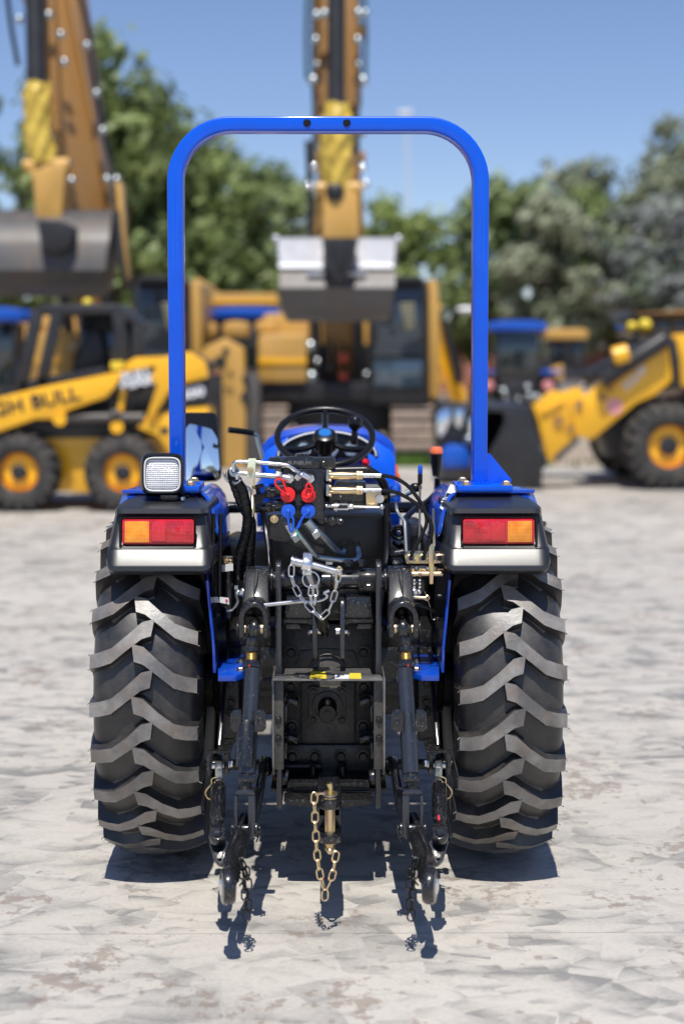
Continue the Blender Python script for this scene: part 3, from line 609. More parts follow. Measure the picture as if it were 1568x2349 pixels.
for s in (-1, 1):
    b = MB().bx(-.615, -.43, 5.215, 5.43, 1.286, 1.305); bp_ = obj('base_plate', b, 'blue', rb, flip=s > 0, bevel=.002)
    g = xo0+.0; b = MB().prism([(-xo0+.002, 5.335, 1.305), (-xo0-.085, 5.335, 1.305), (-xo0-.085, 5.335, 1.318), (-xo0-.012, 5.335, 1.405), (-xo0+.002, 5.335, 1.405)], (0, .008, 0)); obj('gusset', b, 'blue', rb, flip=s > 0)
    for (x, y) in ((-.595, 5.25), (-.462, 5.25), (-.462, 5.40), (-.595, 5.41)):
        obj('bolt', MB().bolt((x, y, 1.3055), (0, 0, 1), .013), 'yzinc', bp_, flip=s > 0)
    wd = MB(); rr2 = random.Random(3)
    for k in range(9): wd.ball((-xo0-.01+k*.0135, yr-.003, 1.307), .005+rr2.random()*.002, 8)
    obj('weld_bead', wd, 'blue', bp_, flip=s > 0)
# ---- work lamp on the left fender
Y = 5.14
def rsq(cx, cy, hw, hh, k=5, n=40):
    return [(cx+hw*math.copysign(abs(math.cos(t))**(2/k), math.cos(t)), cy+hh*math.copysign(abs(math.sin(t))**(2/k), math.sin(t))) for t in [2*PI*i/n for i in range(n)]]
def loft(secs, capf=True, capb=True):
    b = MB(); n = len(secs[0])
    for q in secs: b.v += [V(p) for p in q]
    for i in range(len(secs)-1):
        for k in range(n): b.f.append((i*n+k, i*n+(k+1) % n, (i+1)*n+(k+1) % n, (i+1)*n+k))
    if capf: b.f.append(tuple(range(n)))
    if capb: b.f.append(tuple(range((len(secs)-1)*n, len(secs)*n)))
    b.mi = [0]*len(b.f); return b
cx, cy = 372.5, 1087
S = [[pp(p, Yv) for p in rsq(cx, cy, hw, hh)] for hw, hh, Yv in ((40.5, 38, Y+.010), (43, 41, Y-.008), (46, 44, Y-.012), (49, 47.5, Y), (50, 48, Y+.02), (46, 45, Y+.045), (30, 30, Y+.085), (14, 14, Y+.10))]
wk = obj('work_lamp', loft(S, True, True), 'softblack', tr, ang=50)
S = [[pp(p, Yv) for p in rsq(cx, cy+1, hw, hh)] for hw, hh, Yv in ((25, 24, Y-.0035), (36, 34.5, Y-.001), (39.5, 37.5, Y+.003), (40.3, 38, Y+.0095))]
lm_ = bpy.data.materials.new('ribbed_lamp_glass'); lm_.use_nodes = True; n_ = lm_.node_tree.nodes; l_ = lm_.node_tree.links; b_ = n_['Principled BSDF']
b_.inputs['Metallic'].default_value = .15; b_.inputs['Roughness'].default_value = .2; b_.inputs['Coat Weight'].default_value = 1
tc_ = n_.new('ShaderNodeTexCoord'); w1 = n_.new('ShaderNodeTexWave'); w1.inputs['Scale'].default_value = 55; w2 = n_.new('ShaderNodeTexWave'); w2.bands_direction = 'Z'; w2.inputs['Scale'].default_value = 48; w2.inputs['Distortion'].default_value = 1.5; w1.inputs['Distortion'].default_value = 1; vo = n_.new('ShaderNodeTexNoise'); vo.inputs['Scale'].default_value = 45
for q in (w1, w2, vo): l_.new(tc_.outputs['Object'], q.inputs['Vector'])
ad = n_.new('ShaderNodeMath'); l_.new(w1.outputs[1], ad.inputs[0]); l_.new(w2.outputs[1], ad.inputs[1]); ad2 = n_.new('ShaderNodeMath'); l_.new(ad.outputs[0], ad2.inputs[0]); l_.new(vo.outputs[0], ad2.inputs[1])
rp = n_.new('ShaderNodeValToRGB'); rp.color_ramp.elements[0].position = .35; rp.color_ramp.elements[0].color = (.55, .58, .62, 1); rp.color_ramp.elements[1].position = .75; rp.color_ramp.elements[1].color = (.97, .98, 1, 1)
mm_ = n_.new('ShaderNodeMath'); mm_.operation = 'MULTIPLY'; mm_.inputs[1].default_value = .5; l_.new(ad2.outputs[0], mm_.inputs[0]); l_.new(mm_.outputs[0], rp.inputs[0]); l_.new(rp.outputs[0], b_.inputs[0])
bb = n_.new('ShaderNodeBump'); bb.inputs['Strength'].default_value = .6; bb.inputs['Distance'].default_value = .003; l_.new(ad2.outputs[0], bb.inputs['Height']); l_.new(bb.outputs[0], b_.inputs['Normal'])
obj('lamp_lens', loft(S, True, True), lm_, wk, ang=60)
ring = [pp(p, Y-.006) for p in rsq(cx, cy+1, 40.5, 38.5)]; obj('lens_rim', MB().tube(ring, .0032, 8, True, 1), 'white', wk)
b = MB().plate([(368, 1136), (407, 1136), (405, 1148), (371, 1148)], 5.13, .02).cyl(pp(366, 1143, 5.16), pp(412, 1143, 5.16), .006); obj('lamp_bracket', b, 'black', wk, bevel=.001)
obj('bracket_bolt', MB().nut(pp(420, 1147, 5.12), (0, 0, 1), .008, .01), 'zinc', wk)
obj('work_lamp_cable', MB().tube([pp(404, 1125, 5.2), pp(425, 1138, 5.2), pp(440, 1135, 5.3)], .004, 8), 'hose', tr)
# ---- bonnet, dashboard and steering
def arch(x0, x1, yt, ys, yb, Y, n=22, k=2.5):
    pts = [(x0, yb)]
    for i in range(n+1):
        t = PI-PI*i/n; c = math.cos(t); q = math.sin(t)
        pts.append(((x0+x1)/2+(x1-x0)/2*math.copysign(abs(c)**(2/k), c), ys-(ys-yt)*abs(q)**(2/k)))
    pts.append((x1, yb)); return [pp(p, Y) for p in pts]
secs = [arch(598, 907, 978, 1045, 1218, 6.45), arch(600, 905, 973, 1040, 1215, 6.6), arch(612, 893, 972, 1030, 1180, 7.2), arch(625, 880, 975, 1025, 1150, 7.9), arch(650, 855, 1000, 1035, 1130, 8.15)]
secs0 = arch(606, 899, 990, 1052, 1216, 6.43)
hood = obj('bonnet', loft([secs0]+secs), 'blue2', tr, ang=30)
# faceted blue wings of the dashboard cowl
for s in (-1, 1):
    b = MB().prism([pp(p, Y_) for p, Y_ in (((601, 1052), 6.38), ((612, 1032), 6.40), ((660, 1002), 6.40), ((664, 1060), 6.36), ((640, 1110), 6.34), ((600, 1112), 6.36))], (0, .05, 0)); obj('cowl_wing', b, 'blue', hood, flip=s > 0, bevel=.004)
    b = MB().prism([pp(p, Y_) for p, Y_ in (((585, 1112), 6.30), ((618, 1112), 6.30), ((616, 1205), 6.34), ((588, 1212), 6.34))], (0, .5, 0)); obj('cowl_side', b, 'blue2', hood, flip=s > 0, bevel=.012)
dash = [pp(p, Yv) for p, Yv in [((750+118*math.cos(PI-PI*i/20), 1050-63*math.sin(PI*i/20)), 6.375) for i in range(21)]]
ins = obj('instrument_panel', MB().prism(dash, (0, .05, -.0)), 'softblack', hood, bevel=.003)
obj('panel_trim', MB().tube([p+V((0, -.005, 0)) for p in [pp(750+112*math.cos(PI-PI*i/20), 1046-56*math.sin(PI*i/20), 6.375) for i in range(21)]], .0042, 6, False, 1), 'white', ins)
for cx_, cy_, rr_ in ((750, 1028, 24), (696, 1030, 16), (804, 1030, 16)):
    obj('gauge', MB().torus(pp(cx_, cy_, 6.365), (0, 1, 0), mp(rr_, 6.36), .003, 24, 6).cyl(pp(cx_, cy_, 6.372), pp(cx_, cy_, 6.366), mp(rr_-2, 6.36)), ['chrome'], ins)
c = pp(745, 1002, 6.12); tl = R(33); ax = V((0, -math.sin(tl), math.cos(tl))); u = V((1, 0, 0)); v = ax.cross(u); Rw = mp(109, 6.12)
stw = obj('steering_wheel', MB().torus(c, ax, Rw, .0135, 48, 14), 'softblack', tr)
hubc = c-ax*.02
for a in (90, 207, 333):
    d = u*math.cos(R(a))+v*math.sin(R(a)); obj('spoke', MB().tube([hubc+d*.03, hubc+d*Rw*.5+ax*-.008, c+d*Rw], .013, 8, False, 4, lambda q: .0125), 'softblack', stw)
obj('wheel_hub', MB().lathe([(.030, -.05), (.047, -.03), (.048, .02), (.043, .032), (.03, .038)], hubc, ax, 24), 'softblack', stw)
obj('hub_badge', MB().lathe([(.026, 0), (.024, .004)], hubc+ax*.039, ax, 24), mat('blue_badge', (.02, .15, .45), .25), stw)
for k in range(8):
    a = R(45*k); obj('hub_rib', MB().cyl(hubc+(u*math.cos(a)+v*math.sin(a))*.047-ax*.02, hubc+(u*math.cos(a)+v*math.sin(a))*.045+ax*.025, .006, .005, 8), 'softblack', stw)
kb = c+(u*math.cos(R(-8))+v*math.sin(R(-8)))*Rw*.62
obj('spinner_knob', MB().lathe([(.012, -.02), (.016, 0), (.012, .02), (.012, .035), (.022, .045), (.029, .06), (.028, .075), (.018, .088), (.005, .092)], kb, V((.05, -.1, 1)), 20), 'softblack', stw)
obj('steering_column', MB().cyl(hubc-ax*.04, hubc-ax*.32, .026, .04, 16), 'softblack', tr)
obj('red_switch', MB().cyl(pp(839, 1079, 6.25), pp(839, 1068, 6.25), .022, .022, 16).cyl(pp(839, 1062, 6.25), pp(839, 1057, 6.25), .0135), ['softblack'], tr)
obj('red_button', MB().lathe([(.014, 0), (.016, .014), (.011, .022)], pp(839, 1066, 6.23), (0, -.3, 1), 18), mat('red_button', (.8, .01, .03), .3), tr)
# ---- hull: engine, gearbox, platform
obj('engine_block', MB().bx(-.22, .22, 6.5, 8.0, .35, 1.0).bx(-.17, .17, 5.5, 6.5, .38, .85), 'cast', tr, bevel=.01)
for s in (-1, 1):
    obj('foot_platform', MB().bx(-.50, -.16, 5.85, 6.75, .715, .735), 'plastic', tr, flip=s > 0, bevel=.003)
obj('cross_tube', MB().cyl(pp(500, 1164, 6.0), pp(1010, 1164, 6.0), .022), 'black', tr)
obj('axle_housing', MB().cyl((-.40, AX, RT), (.40, AX, RT), .115, .115, 24).bx(-.36, .36, AX-.11, AX+.12, .50, .74), 'cast', tr, bevel=.01)
for s in (-1, 1):
    b = MB().lathe([(.17, 0), (.17, .02)], (-.36, AX, RT), (1, 0, 0), 28)
    obj('axle_flange', b, 'cast', tr, flip=s > 0, bevel=.003)
    b = MB().plate([(505, 1562), (548, 1562), (548, 1700), (505, 1710)], 5.27, .1); a_ = obj('axle_bracket', b, 'housing', tr, flip=s > 0, bevel=.004)
    for q in ((530, 1610), (528, 1632), (529, 1568)): obj('bolt', MB().bolt(pp(q, 5.265), (0, -1, 0), .012), 'cast', a_, flip=s > 0)
obj('seat_base', MB().plate([(618, 1185), (690, 1178), (870, 1178), (892, 1190), (892, 1330), (874, 1420), (640, 1420), (622, 1330)], 5.34, .35), 'softblack', tr, bevel=.012)
obj('breather_hose', MB().tube([pp(*zB(745, 470), 5.3), pp(*zB(765, 700), 5.3), pp(*zB(770, 1100), 5.3), pp(*zB(755, 1420), 5.25)], .012, 10), 'hose', tr)
obj('drain_hose', MB().tube([pp(*zO(265, 810), 5.3), pp(*zO(290, 950), 5.3), pp(*zO(320, 1200), 5.2), pp(*zO(300, 1260), 5.2)], .0095, 10), 'hose', tr)
# ================================================================== REAR HOUSING, PTO, HITCH
T_ = tr
def bolts(parent, pts, Y, r, mt='cast', nm='bolt', ax=(0, -1, 0)):
    for q in pts: obj(nm, MB().bolt(pp(q, Y), ax, r), mt, parent)
Yh = 5.17
hs = obj('rear_housing', MB().plate([zG(225, 380), zG(1340, 380), zG(1345, 1500), zH(1330, 420), zH(1250, 480), zH(270, 480), zH(225, 420), zG(215, 1500)], Yh, .30), 'housing', T_, bevel=.012)
obj('housing_lower_step', MB().plate([zG(235, 1870), zG(1330, 1870), zH(1300, 440), zH(260, 440)], Yh-.022, .05), 'housing', hs, bevel=.01)
obj('housing_raised_panel', MB().plate([zG(450, 1100), zG(1115, 1100), zG(1118, 1830), zG(1090, 1862), zG(480, 1862), zG(450, 1830)], Yh-.025, .05), 'housing', hs, bevel=.006)
obj('bearing_cover', MB().cyl(pp(zG(780, 980), Yh-.02), pp(zG(780, 980), Yh+.05), mp(44, Yh)).torus(pp(zG(780, 980), Yh-.02), (0, 1, 0), mp(42, Yh), .003, 36, 8), 'housing', hs, bevel=.004)
obj('cover_flange', MB().plate([zG(390, 900), zG(440, 720), zG(640, 700), zG(770, 690), zG(1100, 720), zG(1170, 900)], Yh-.006, .03), 'housing', hs, bevel=.003)
for q in ((330, 740), (1215, 740), (325, 1160), (1215, 1160), (340, 1640), (1210, 1640)): bolts(hs, [zG(*q)], Yh-.003, .0155)
for q in ((345, 250), (1210, 250), (620, 245), (940, 245)): bolts(hs, [zH(*q)], Yh-.024, .0155)
for q in (595, 955):
    b = MB().cyl(pp(zH(q, 340), 5.13), pp(zH(q, 545), 5.10), .007).lathe([(.014, 0), (.014, .018)], pp(zH(q, 390), 5.13), (0, 0, 1), 6).lathe([(.016, 0), (.011, .05)], pp(zH(q, 548), 5.10), (0, 0, 1), 10)
    obj('stud', b, 'cast', hs)
# PTO
pq = [zG(560, 1165), zG(990, 1165), zG(1000, 1180), zG(1000, 1600), zG(990, 1612), zG(560, 1612), zG(548, 1600), zG(548, 1180)]
pto = obj('pto_housing', MB().plate(pq, Yh-.055, .05), 'housing', T_, bevel=.004)
for q in ((600, 1215), (955, 1215), (597, 1565), (957, 1565)): bolts(pto, [zG(*q)], Yh-.057, .010)
pc = pp(zG(775, 1395), Yh-.05)
obj('pto_guard_ring', MB().lathe([(.0525, 0), (.0525, .012), (.044, .014), (.044, .002)], pc, (0, -1, 0), 36, 0, False).lathe([(.0455, .001), (.0455, .004)], pc, (0, -1, 0), 32), 'housing', pto, bevel=.001)
obj('pto_cap', MB().lathe([(.0315, 0), (.0315, .04), (.030, .045), (.0292, .112), (.027, .116)], pc, (0, -1, 0), 36).lathe([(.0115, .1158), (.0115, .122)], pc, (0, -1, 0), 8), 'softblack', pto)
# shield over the PTO
z1 = pp(752, 1556, 4.90).z
def pl(q, z=None): return pz(q, z1 if z is None else z)
sh_ = MB(); tp = [zG(100, 1072), zG(1450, 1072), zG(1440, 1030), zG(1420, 1012), zG(1320, 1008), zG(1295, 940), zG(1260, 922), zG(1040, 915), zG(370, 922), zG(285, 922), zG(255, 940), zG(245, 1000), zG(220, 1010), zG(130, 1012), zG(110, 1035)]
sh_.prism([pl(q) for q in tp], (0, 0, -.005)); shd = obj('pto_shield', sh_, 'scuffed_sheen', T_, bevel=.001)
for s in (-1, 1):
    x = pp(zG(95, 1075), 4.9).x; b = MB(); yb = 4.905
    b.prism([(x, yb, z1-.006), (x, yb-.0, z1-.29), (x, yb+.05, z1-.33), (x, yb+.22, z1-.33), (x, yb+.22, z1-.006)], (.006, 0, 0)); obj('shield_side', b, 'scuffed_sheen', shd, flip=s > 0, bevel=.001)
    b = MB().prism([(x+.006, yb+.01, z1-.006), (x+.036, yb+.01, z1-.006), (x+.036, yb+.01, z1-.30), (x+.006, yb+.01, z1-.30)], (0, .006, 0)); fl = obj('shield_flange', b, 'housing', shd, flip=s > 0, bevel=.001)
    for q in ((175, 1565), (175, 1790)): obj('bolt', MB().bolt(pp(zG(*q), yb+.007), (0, -1, 0), .0075), 'cast', fl, flip=s > 0)
st = MB().prism([pl(q)+V((0, 0, .0006)) for q in (zG(560, 1066), zG(765, 1062), zG(752, 980), zG(572, 965))], (0, 0, .0008)); obj('warning_sticker', st, 'yellowst', shd)
st = MB().prism([pl(q)+V((0, 0, .0006)) for q in (zG(1045, 1066), zG(1190, 1066), zG(1182, 998), zG(1043, 998))], (0, 0, .0008)); obj('warning_sticker', st, 'yellowst', shd)
st = MB().prism([pl(q)+V((0, 0, .0006)) for q in (zG(862, 1066), zG(1040, 1066), zG(1040, 1018), zG(868, 1018))], (0, 0, .0008)); obj('serial_sticker', st, 'white', shd)
for s in (-1, 1):     # side hooks
    for y0, Yq in ((1310, 5.06), (1765, 5.07)):
        p = [pp(zG(235, y0+0), Yq), pp(zG(330, y0-5), Yq), pp(zG(415, y0+25), Yq), pp(zG(415, y0+100), Yq), pp(zG(380, y0+95), Yq), pp(zG(330, y0+60), Yq), pp(zG(240, y0+75), Yq)]
        obj('hook_bracket', MB().prism(p, (0, .09, 0)), 'black', hs, flip=s > 0, bevel=.004)
        obj('hook_rod', MB().box(pp(zG(258, y0+170), Yq-.03), (.014, .03, .055)), 'black', hs, flip=s > 0, bevel=.003)
# upright frame plates
for s in (-1, 1):
    yv = 4.975
    q = [zC(820, 130), zC(845, 120), zC(880, 140), zC(884, 1350), zC(884, 1750)]
    x0 = pp(zG(146, 900), yv).x; x1 = pp(zG(213, 900), yv).x
    zt_ = pp(752, 1291, yv).z; zb_ = pp(zH(180, 895), yv).z
    b = MB().prism([(x0, yv, zb_), (x0, yv, zt_-.012), (x0, yv+.012, zt_), (x0, yv+.10, zt_), (x0, yv+.18, zt_-.08), (x0, yv+.18, zb_+.06), (x0, yv+.10, zb_)], (x1-x0, 0, 0))
    up = obj('frame_upright', b, 'slate', T_, flip=s > 0, bevel=.0025)
    b = MB(); x0 = pp(zG(590, 500), 5.0).x; x1 = pp(zG(652, 500), 5.0).x
    za, zb2 = pp(752, zG(0, 120)[1], 4.97).z, pp(752, zG(0, 815)[1], 4.99).z
    b.prism([(x0, 4.985, zb2), (x0, 4.985, za-.02), (x0, 5.0, za), (x0, 5.15, za), (x0, 5.17, zb2+.05), (x0, 5.03, zb2)], (x1-x0, 0, 0)); il = obj('top_link_lug', b, 'slate', T_, flip=s > 0, bevel=.003)
    obj('link_pin', MB().cyl(pp(zG(655, 480), 5.02), pp(zG(700, 480), 5.02), .013).cyl(pp(zG(560, 480), 5.02), pp(zG(590, 480), 5.02), .011).torus(pp(zG(545, 500), 5.02), (1, .2, 0), .014, .0022, 20, 6, .7), 'zinc', il, flip=s > 0)
    b = MB().plate([zD(195, 490), zD(465, 490), zD(490, 740), zD(165, 740)], 5.0, .16); cb = obj('cross_block', b, 'black', T_, flip=s < 0, bevel=.006)
    b = MB().plate([zD(160, 742), zD(492, 742), zD(490, 775), zD(235, 780), zD(190, 800)], 4.985, .17); obj('block_ledge', b, 'cast', cb, flip=s < 0, bevel=.003)
    obj('block_label', MB().plate([zD(330, 782), zD(470, 784), zD(470, 838), zD(300, 838)], 5.0, .02), 'housing', cb, flip=s < 0, bevel=.002)
# rockshaft and lift cover
rsY = 5.07; zc = pp(752, 1331, rsY).z
rs = obj('rockshaft', MB().cyl((-.275, rsY, zc), (.275, rsY, zc), .029, .029, 28).cyl((.095, rsY, zc), (.165, rsY, zc), .04, .04, 24).cyl((.005, rsY, zc), (.035, rsY, zc), .037, .037, 24).cyl((-.165, rsY, zc), (-.10, rsY, zc), .036, .036, 24).bx(-.16, .16, 5.09, 5.30, zc-.075, zc-.005), 'black', T_, bevel=.002)
sp = MB()
for k in range(14): sp.bx(.1 + k*.0042, .102+k*.0042, rsY-.043, rsY-.03, zc-.03, zc+.03)
obj('shaft_spline', sp, 'cast', rs)
obj('shaft_bolts', MB().bolt(pp(zD(440, 370), 5.02), (0, -1, -.2), .010).nut(pp(zD(225, 150), 5.05), (0, 0, 1), .016, .02).nut(pp(zD(370, 150), 5.05), (0, 0, 1), .014, .02), 'black', rs)
obj('lift_cover', MB().plate([(648, 1330), (862, 1330), (866, 1395), (862, 1425), (648, 1425), (644, 1395)], 5.12, .3), 'cast', T_, bevel=.012)
# ---- lift arms, lift rods, lower links, stabilisers
def side(s):
    fl = s > 0
    def O(n, b, mt, p, **k): return obj(n, b, mt, p, flip=fl, **k)
    # lift arm: body slopes back and down from the shaft to the fork
    Ya, Yb = 5.00, 4.905
    def sl(q, e=0.):
        t = (q[1]-1308)/(1386-1308); return pp(q, Ya+(Yb-Ya)*t+e)
    out = [zC(490, 205), zC(740, 205), zC(742, 300), zC(748, 600), zC(690, 600), zC(600, 555), zC(520, 600), zC(462, 600), zC(480, 420), zC(492, 300)]
    b = MB(); f = [sl(q) for q in out]; bk = [sl(q)+V((0, .07, -.02)) for q in out]; b.hexa(f, bk)
    arm = O('lift_arm', b, 'black', T_, bevel=.004)
    O('arm_boss', MB().cyl((pp(zC(488, 0), Ya).x, rsY, zc), (pp(zC(748, 0), Ya).x, rsY, zc), .047, .047, 28), 'black', arm, bevel=.003)
    O('boss_rim', MB().cyl((pp(zC(752, 0), Ya).x, rsY, zc), (pp(zC(790, 0), Ya).x, rsY, zc), .038, .038, 28), 'black', arm, bevel=.003)
    rb_ = [zC(597, 200), zC(640, 200), zC(630, 300), (584.5, 1358), (586.5, 1378), (583, 1378), (581, 1358), zC(588, 300)]
    b = MB(); b.hexa([sl(q, -.016) for q in rb_], [sl(q, .01) for q in rb_]); O('arm_rib', b, 'black', arm, bevel=.002)
    # fork strip
    pth = [zC(452, 940), zC(450, 830), zC(452, 700), zC(475, 640), zC(530, 590), zC(590, 572), zC(650, 590), zC(695, 640), zC(712, 700), zC(714, 830), zC(714, 940)]
    Yf = 4.775; P = [pp(q, Yf) for q in pth]; b = MB(); n = len(P); cc = pp(zC(585, 760), Yf)
    hw = .0085; O1 = []; I1 = []
    for i, p in enumerate(P):
        d = (P[min(i+1, n-1)]-P[max(i-1, 0)]).normalized(); nn = V((d.z, 0, -d.x)); 
        if (p-cc).dot(nn) < 0: nn = -nn
        O1.append(p+nn*hw); I1.append(p-nn*hw)
    for i in range(n): b.v += [O1[i], I1[i], I1[i]+V((0, .12, 0)), O1[i]+V((0, .12, 0))]
    for i in range(n-1):
        for k in range(4): b.f.append((i*4+k, i*4+(k+1) % 4, i*4+4+(k+1) % 4, i*4+4+k))
    b.f += [(0, 1, 2, 3), tuple(n*4-4+k for k in range(4))]; b.mi = [0]*len(b.f)
    O('arm_fork', b, 'black', arm, bevel=.006, ang=50, seg=3)
    pc_ = pp(zC(590, 835), Yf+.03)
    O('fork_pin', MB().cyl(pp(zC(395, 835), Yf+.03), pp(zC(760, 835), Yf+.03), .0105).cyl(pp(zC(400, 835), Yf+.03), pp(zC(420, 835), Yf+.03), .024).cyl(pp(zC(720, 835), Yf+.03), pp(zC(745, 835), Yf+.03), .022), 'cast', arm, bevel=.0015)
    O('arm_bolt', MB().bolt(pp(zC(470, 440), 4.9), (-1, -.1, 0), .011).bolt(pp(zC(420, 440), 4.9), (-1, 0, 0), .007), 'zinc', arm)
    O('spacer_rings', MB().cyl(pp(zC(655, 835), Yf+.03), pp(zC(690, 835), Yf+.03), .017).cyl(pp(zC(475, 835), Yf+.03), pp(zC(500, 835), Yf+.03), .017), 'yzinc', arm, bevel=.001)
    # lift rod
    p0 = pp(zC(590, 1010), 4.80); p1 = pp(zE(510, 800), 4.655)
    dr = (p1-p0).normalized()
    rod = O('lift_rod', MB().cyl(p0+dr*.075, p1, .0255, .0255, 26), 'slate', T_)
    O('rod_eye', MB().lathe([(.026, -.014), (.030, -.008), (.031, 0), (.030, .008), (.026, .014)], pc_, (1, 0, 0), 30).lathe([(.018, -.020), (.018, .020)], pc_, (1, 0, 0), 24).tube([pc_+V((0, 0, -.02)), pp(zC(575, 960), 4.80), pp(zC(560, 1040), 4.80)], .018, 10, False, 3), 'black', rod, bevel=.001)
    O('rod_collar', MB().lathe([(.022, 0), (.026, .004), (.026, .017), (.022, .02)], pp(zC(560, 1030), 4.80), dr, 24), 'black', rod)
    q0 = pp(zC(560, 1075), 4.795); q1 = pp(zC(558, 1190), 4.785); L = (q1-q0).length
    prof = []
    for k in range(13): prof += [(.0165, L*k/13), (.0185, L*(k+.5)/13)]
    O('rod_thread', MB().lathe(prof, q0, q1-q0, 20), 'yzinc', rod)
    nn_ = pp(zC(560, 1185), 4.787); O('lock_nut', MB().lathe([(.029, 0), (.0305, .003), (.0305, .020), (.029, .023)], nn_, dr, 6, .3), 'black', rod, bevel=.0015)
    O('paint_mark', MB().tube([pp(zC(536, y), 4.754 if y < 1265 else 4.757) for y in (1225, 1260, 1300)], .0022, 6, False, 1), 'redmark', rod)
    if s < 0:
        O('lower_tube_step', MB().lathe([(.0258, 0), (.029, .012), (.029, .11), (.0265, .14)], pp(zE(510, 230), 4.70), dr, 24), 'black', rod)
        ears = [(330, 110, 720, 350, 4.69)]
    ez = lambda x, y: zE(x, y)
    for xa, xb, sg in ((332, 445, -1), (590, 718, 1)):
        q = [(xa if sg < 0 else xb, 150), (xa if sg < 0 else xb, 310), ((xa+35) if sg < 0 else xb-35, 350), (xb if sg < 0 else xa, 350), (xb if sg < 0 else xa, 112), ((xa+35) if sg < 0 else xb-35, 112)]
        O('rod_ear', MB().plate([zE(*p) for p in q], 4.675, .012).torus(pp(zE(378 if sg < 0 else 655, 232), 4.674), (0, 1, 0), .0075, .0018, 20, 6).cyl(pp(zE(378 if sg < 0 else 655, 232), 4.6745), pp(zE(378 if sg < 0 else 655, 232), 4.6755), .0065), 'black', rod, bevel=.002)
    O('lower_nut', MB().lathe([(.029, 0), (.030, .003), (.030, .022), (.028, .025)], pp(zE(508, 812), 4.652), dr, 6, .2), 'black', rod, bevel=.0015)
    O('lower_thread', MB().cyl(pp(zE(503, 895), 4.645), pp(zE(492, 990), 4.64), .0165, .0165, 20), 'cast', rod)
    # clevis at the foot of the rod
    Yc = 4.615; b = MB()
    b.plate([zE(400, 985), zE(570, 985), zE(600, 1010), zE(600, 1040), zE(375, 1040), zE(378, 1010)], Yc, .045)
    b.plate([zE(372, 1040), zE(410, 1040), zE(408, 1345), zE(400, 1500), zE(368, 1500), zE(362, 1345)], Yc, .045)
    b.plate([zE(520, 1040), zE(600, 1040), zE(602, 1345), zE(596, 1490), zE(556, 1530), zE(520, 1490)], Yc, .045)
    O('rod_clevis', b, 'slate', rod, bevel=.005)
    O('clevis_pin', MB().cyl(pp(zE(340, 1400), Yc+.02), pp(zE(660, 1400), Yc+.02), .012).cyl(pp(zE(600, 1410), Yc+.02), pp(zE(628, 1410), Yc+.02), .024).cyl(pp(zE(342, 1400), Yc+.02), pp(zE(362, 1400), Yc+.02), .017).tube([pp(zE(632, 1340), Yc+.01), pp(zE(650, 1400), Yc-.01), pp(zE(640, 1470), Yc), pp(zE(610, 1550), Yc)], .003, 8), 'black', rod, bevel=.0015)
    # lower link: flat bar from the housing to the ball
    link = MB()
    fpts = [(zE(700, 700), 5.12), (zE(640, 1050), 4.86), (zE(560, 1340), 4.66)]
    P = [pp(q, Yq) for q, Yq in fpts]
    for a, c_ in zip(P[:-1], P[1:]): link.bar(a, c_, .022, .062)
    lk = O('lower_link', link, 'black', T_, bevel=.004)
    O('link_front_joints', MB().ball(pp(zE(735, 720), 5.12), .034, 16, (.6, 1, 1)).cyl(pp(zE(690, 730), 5.12), pp(zE(960, 840), 5.12), .016).cyl(pp(zE(890, 840), 5.02), pp(zE(955, 850), 5.02), .026), 'black', lk, bevel=.002)
    # inclined rear portion with crisp top edge
    top = [zE(440, 1225), zE(515, 1210), zE(515, 1265), zE(345, 1640), zE(338, 1860), zE(340, 1900), zE(245, 1900), zE(240, 1800), zE(265, 1640), zE(290, 1590)]
    Yr = [4.70, 4.70, 4.69, 4.50, 4.42, 4.40, 4.40, 4.42, 4.50, 4.53]
    b = MB(); f = [pp(q, Yq) for q, Yq in zip(top, Yr)]; g_ = [p+V((-.0*s, .055, -.055)) for p in f]; b.hexa(f, g_)
    O('link_rear_bar', b, 'black', lk, bevel=.006)
    low = [zE(520, 1265), zE(525, 1540), zE(470, 1700), zE(420, 1990), zE(390, 2020), zE(345, 1900), zE(345, 1640)]
    Yl = [4.69, 4.66, 4.56, 4.42, 4.40, 4.41, 4.51]
    b = MB(); f = [pp(q, Yq+.006) for q, Yq in zip(low, Yl)]; b.hexa(f, [p+V((0, .05, -.0)) for p in f]); O('link_web', b, 'cast', lk, bevel=.003)
    eb = [(95, 1530), (255, 1500), (330, 1560), (275, 1640), (245, 1790), (200, 1785), (155, 1740)]
    b = MB(); f = [pp(zE(*q), 4.50+(1790-q[1])*.00022) for q in eb]; b.hexa(f, [p+V((0, .012, -.014)) for p in f]); lug = O('link_lug', b, 'black', lk, bevel=.003)
    hc = pp(zE(210, 1705), 4.508); O('lug_hole', MB().lathe([(.0065, 0), (.0065, .003)], hc, (0, -.75, .66), 16), 'hose', lug)
    bc = pp(zE(300, 2030), 4.345); bc.z += .0
    yw = V((1, .22, 0)).normalized()
    O('ball_end', MB().lathe([(.034, -.019), (.047, -.017), (.052, -.008), (.052, .008), (.047, .017), (.034, .019)], bc, yw, 36), 'black', lk)
    O('ball', MB().lathe([(.0145, -.024), (.020, -.0225), (.031, -.012), (.0325, 0), (.031, .012), (.020, .0225), (.0145, .024)], bc, yw, 30), 'chrome', lk)
    O('link_neck', MB().bar(pp(zE(292, 1860), 4.43), bc+V((0, .02, .03)), .026, .05), 'black', lk, bevel=.008)
    # stabiliser
    sy = 4.98; sx = 0
    b = MB(); zz = pp(zE(200, 555), 4.93).z; b.prism([pz(q, zz) for q in (zE(62, 553), zE(330, 562), zE(378, 415), zE(270, 410), zE(235, 520))], (0, 0, -.008))
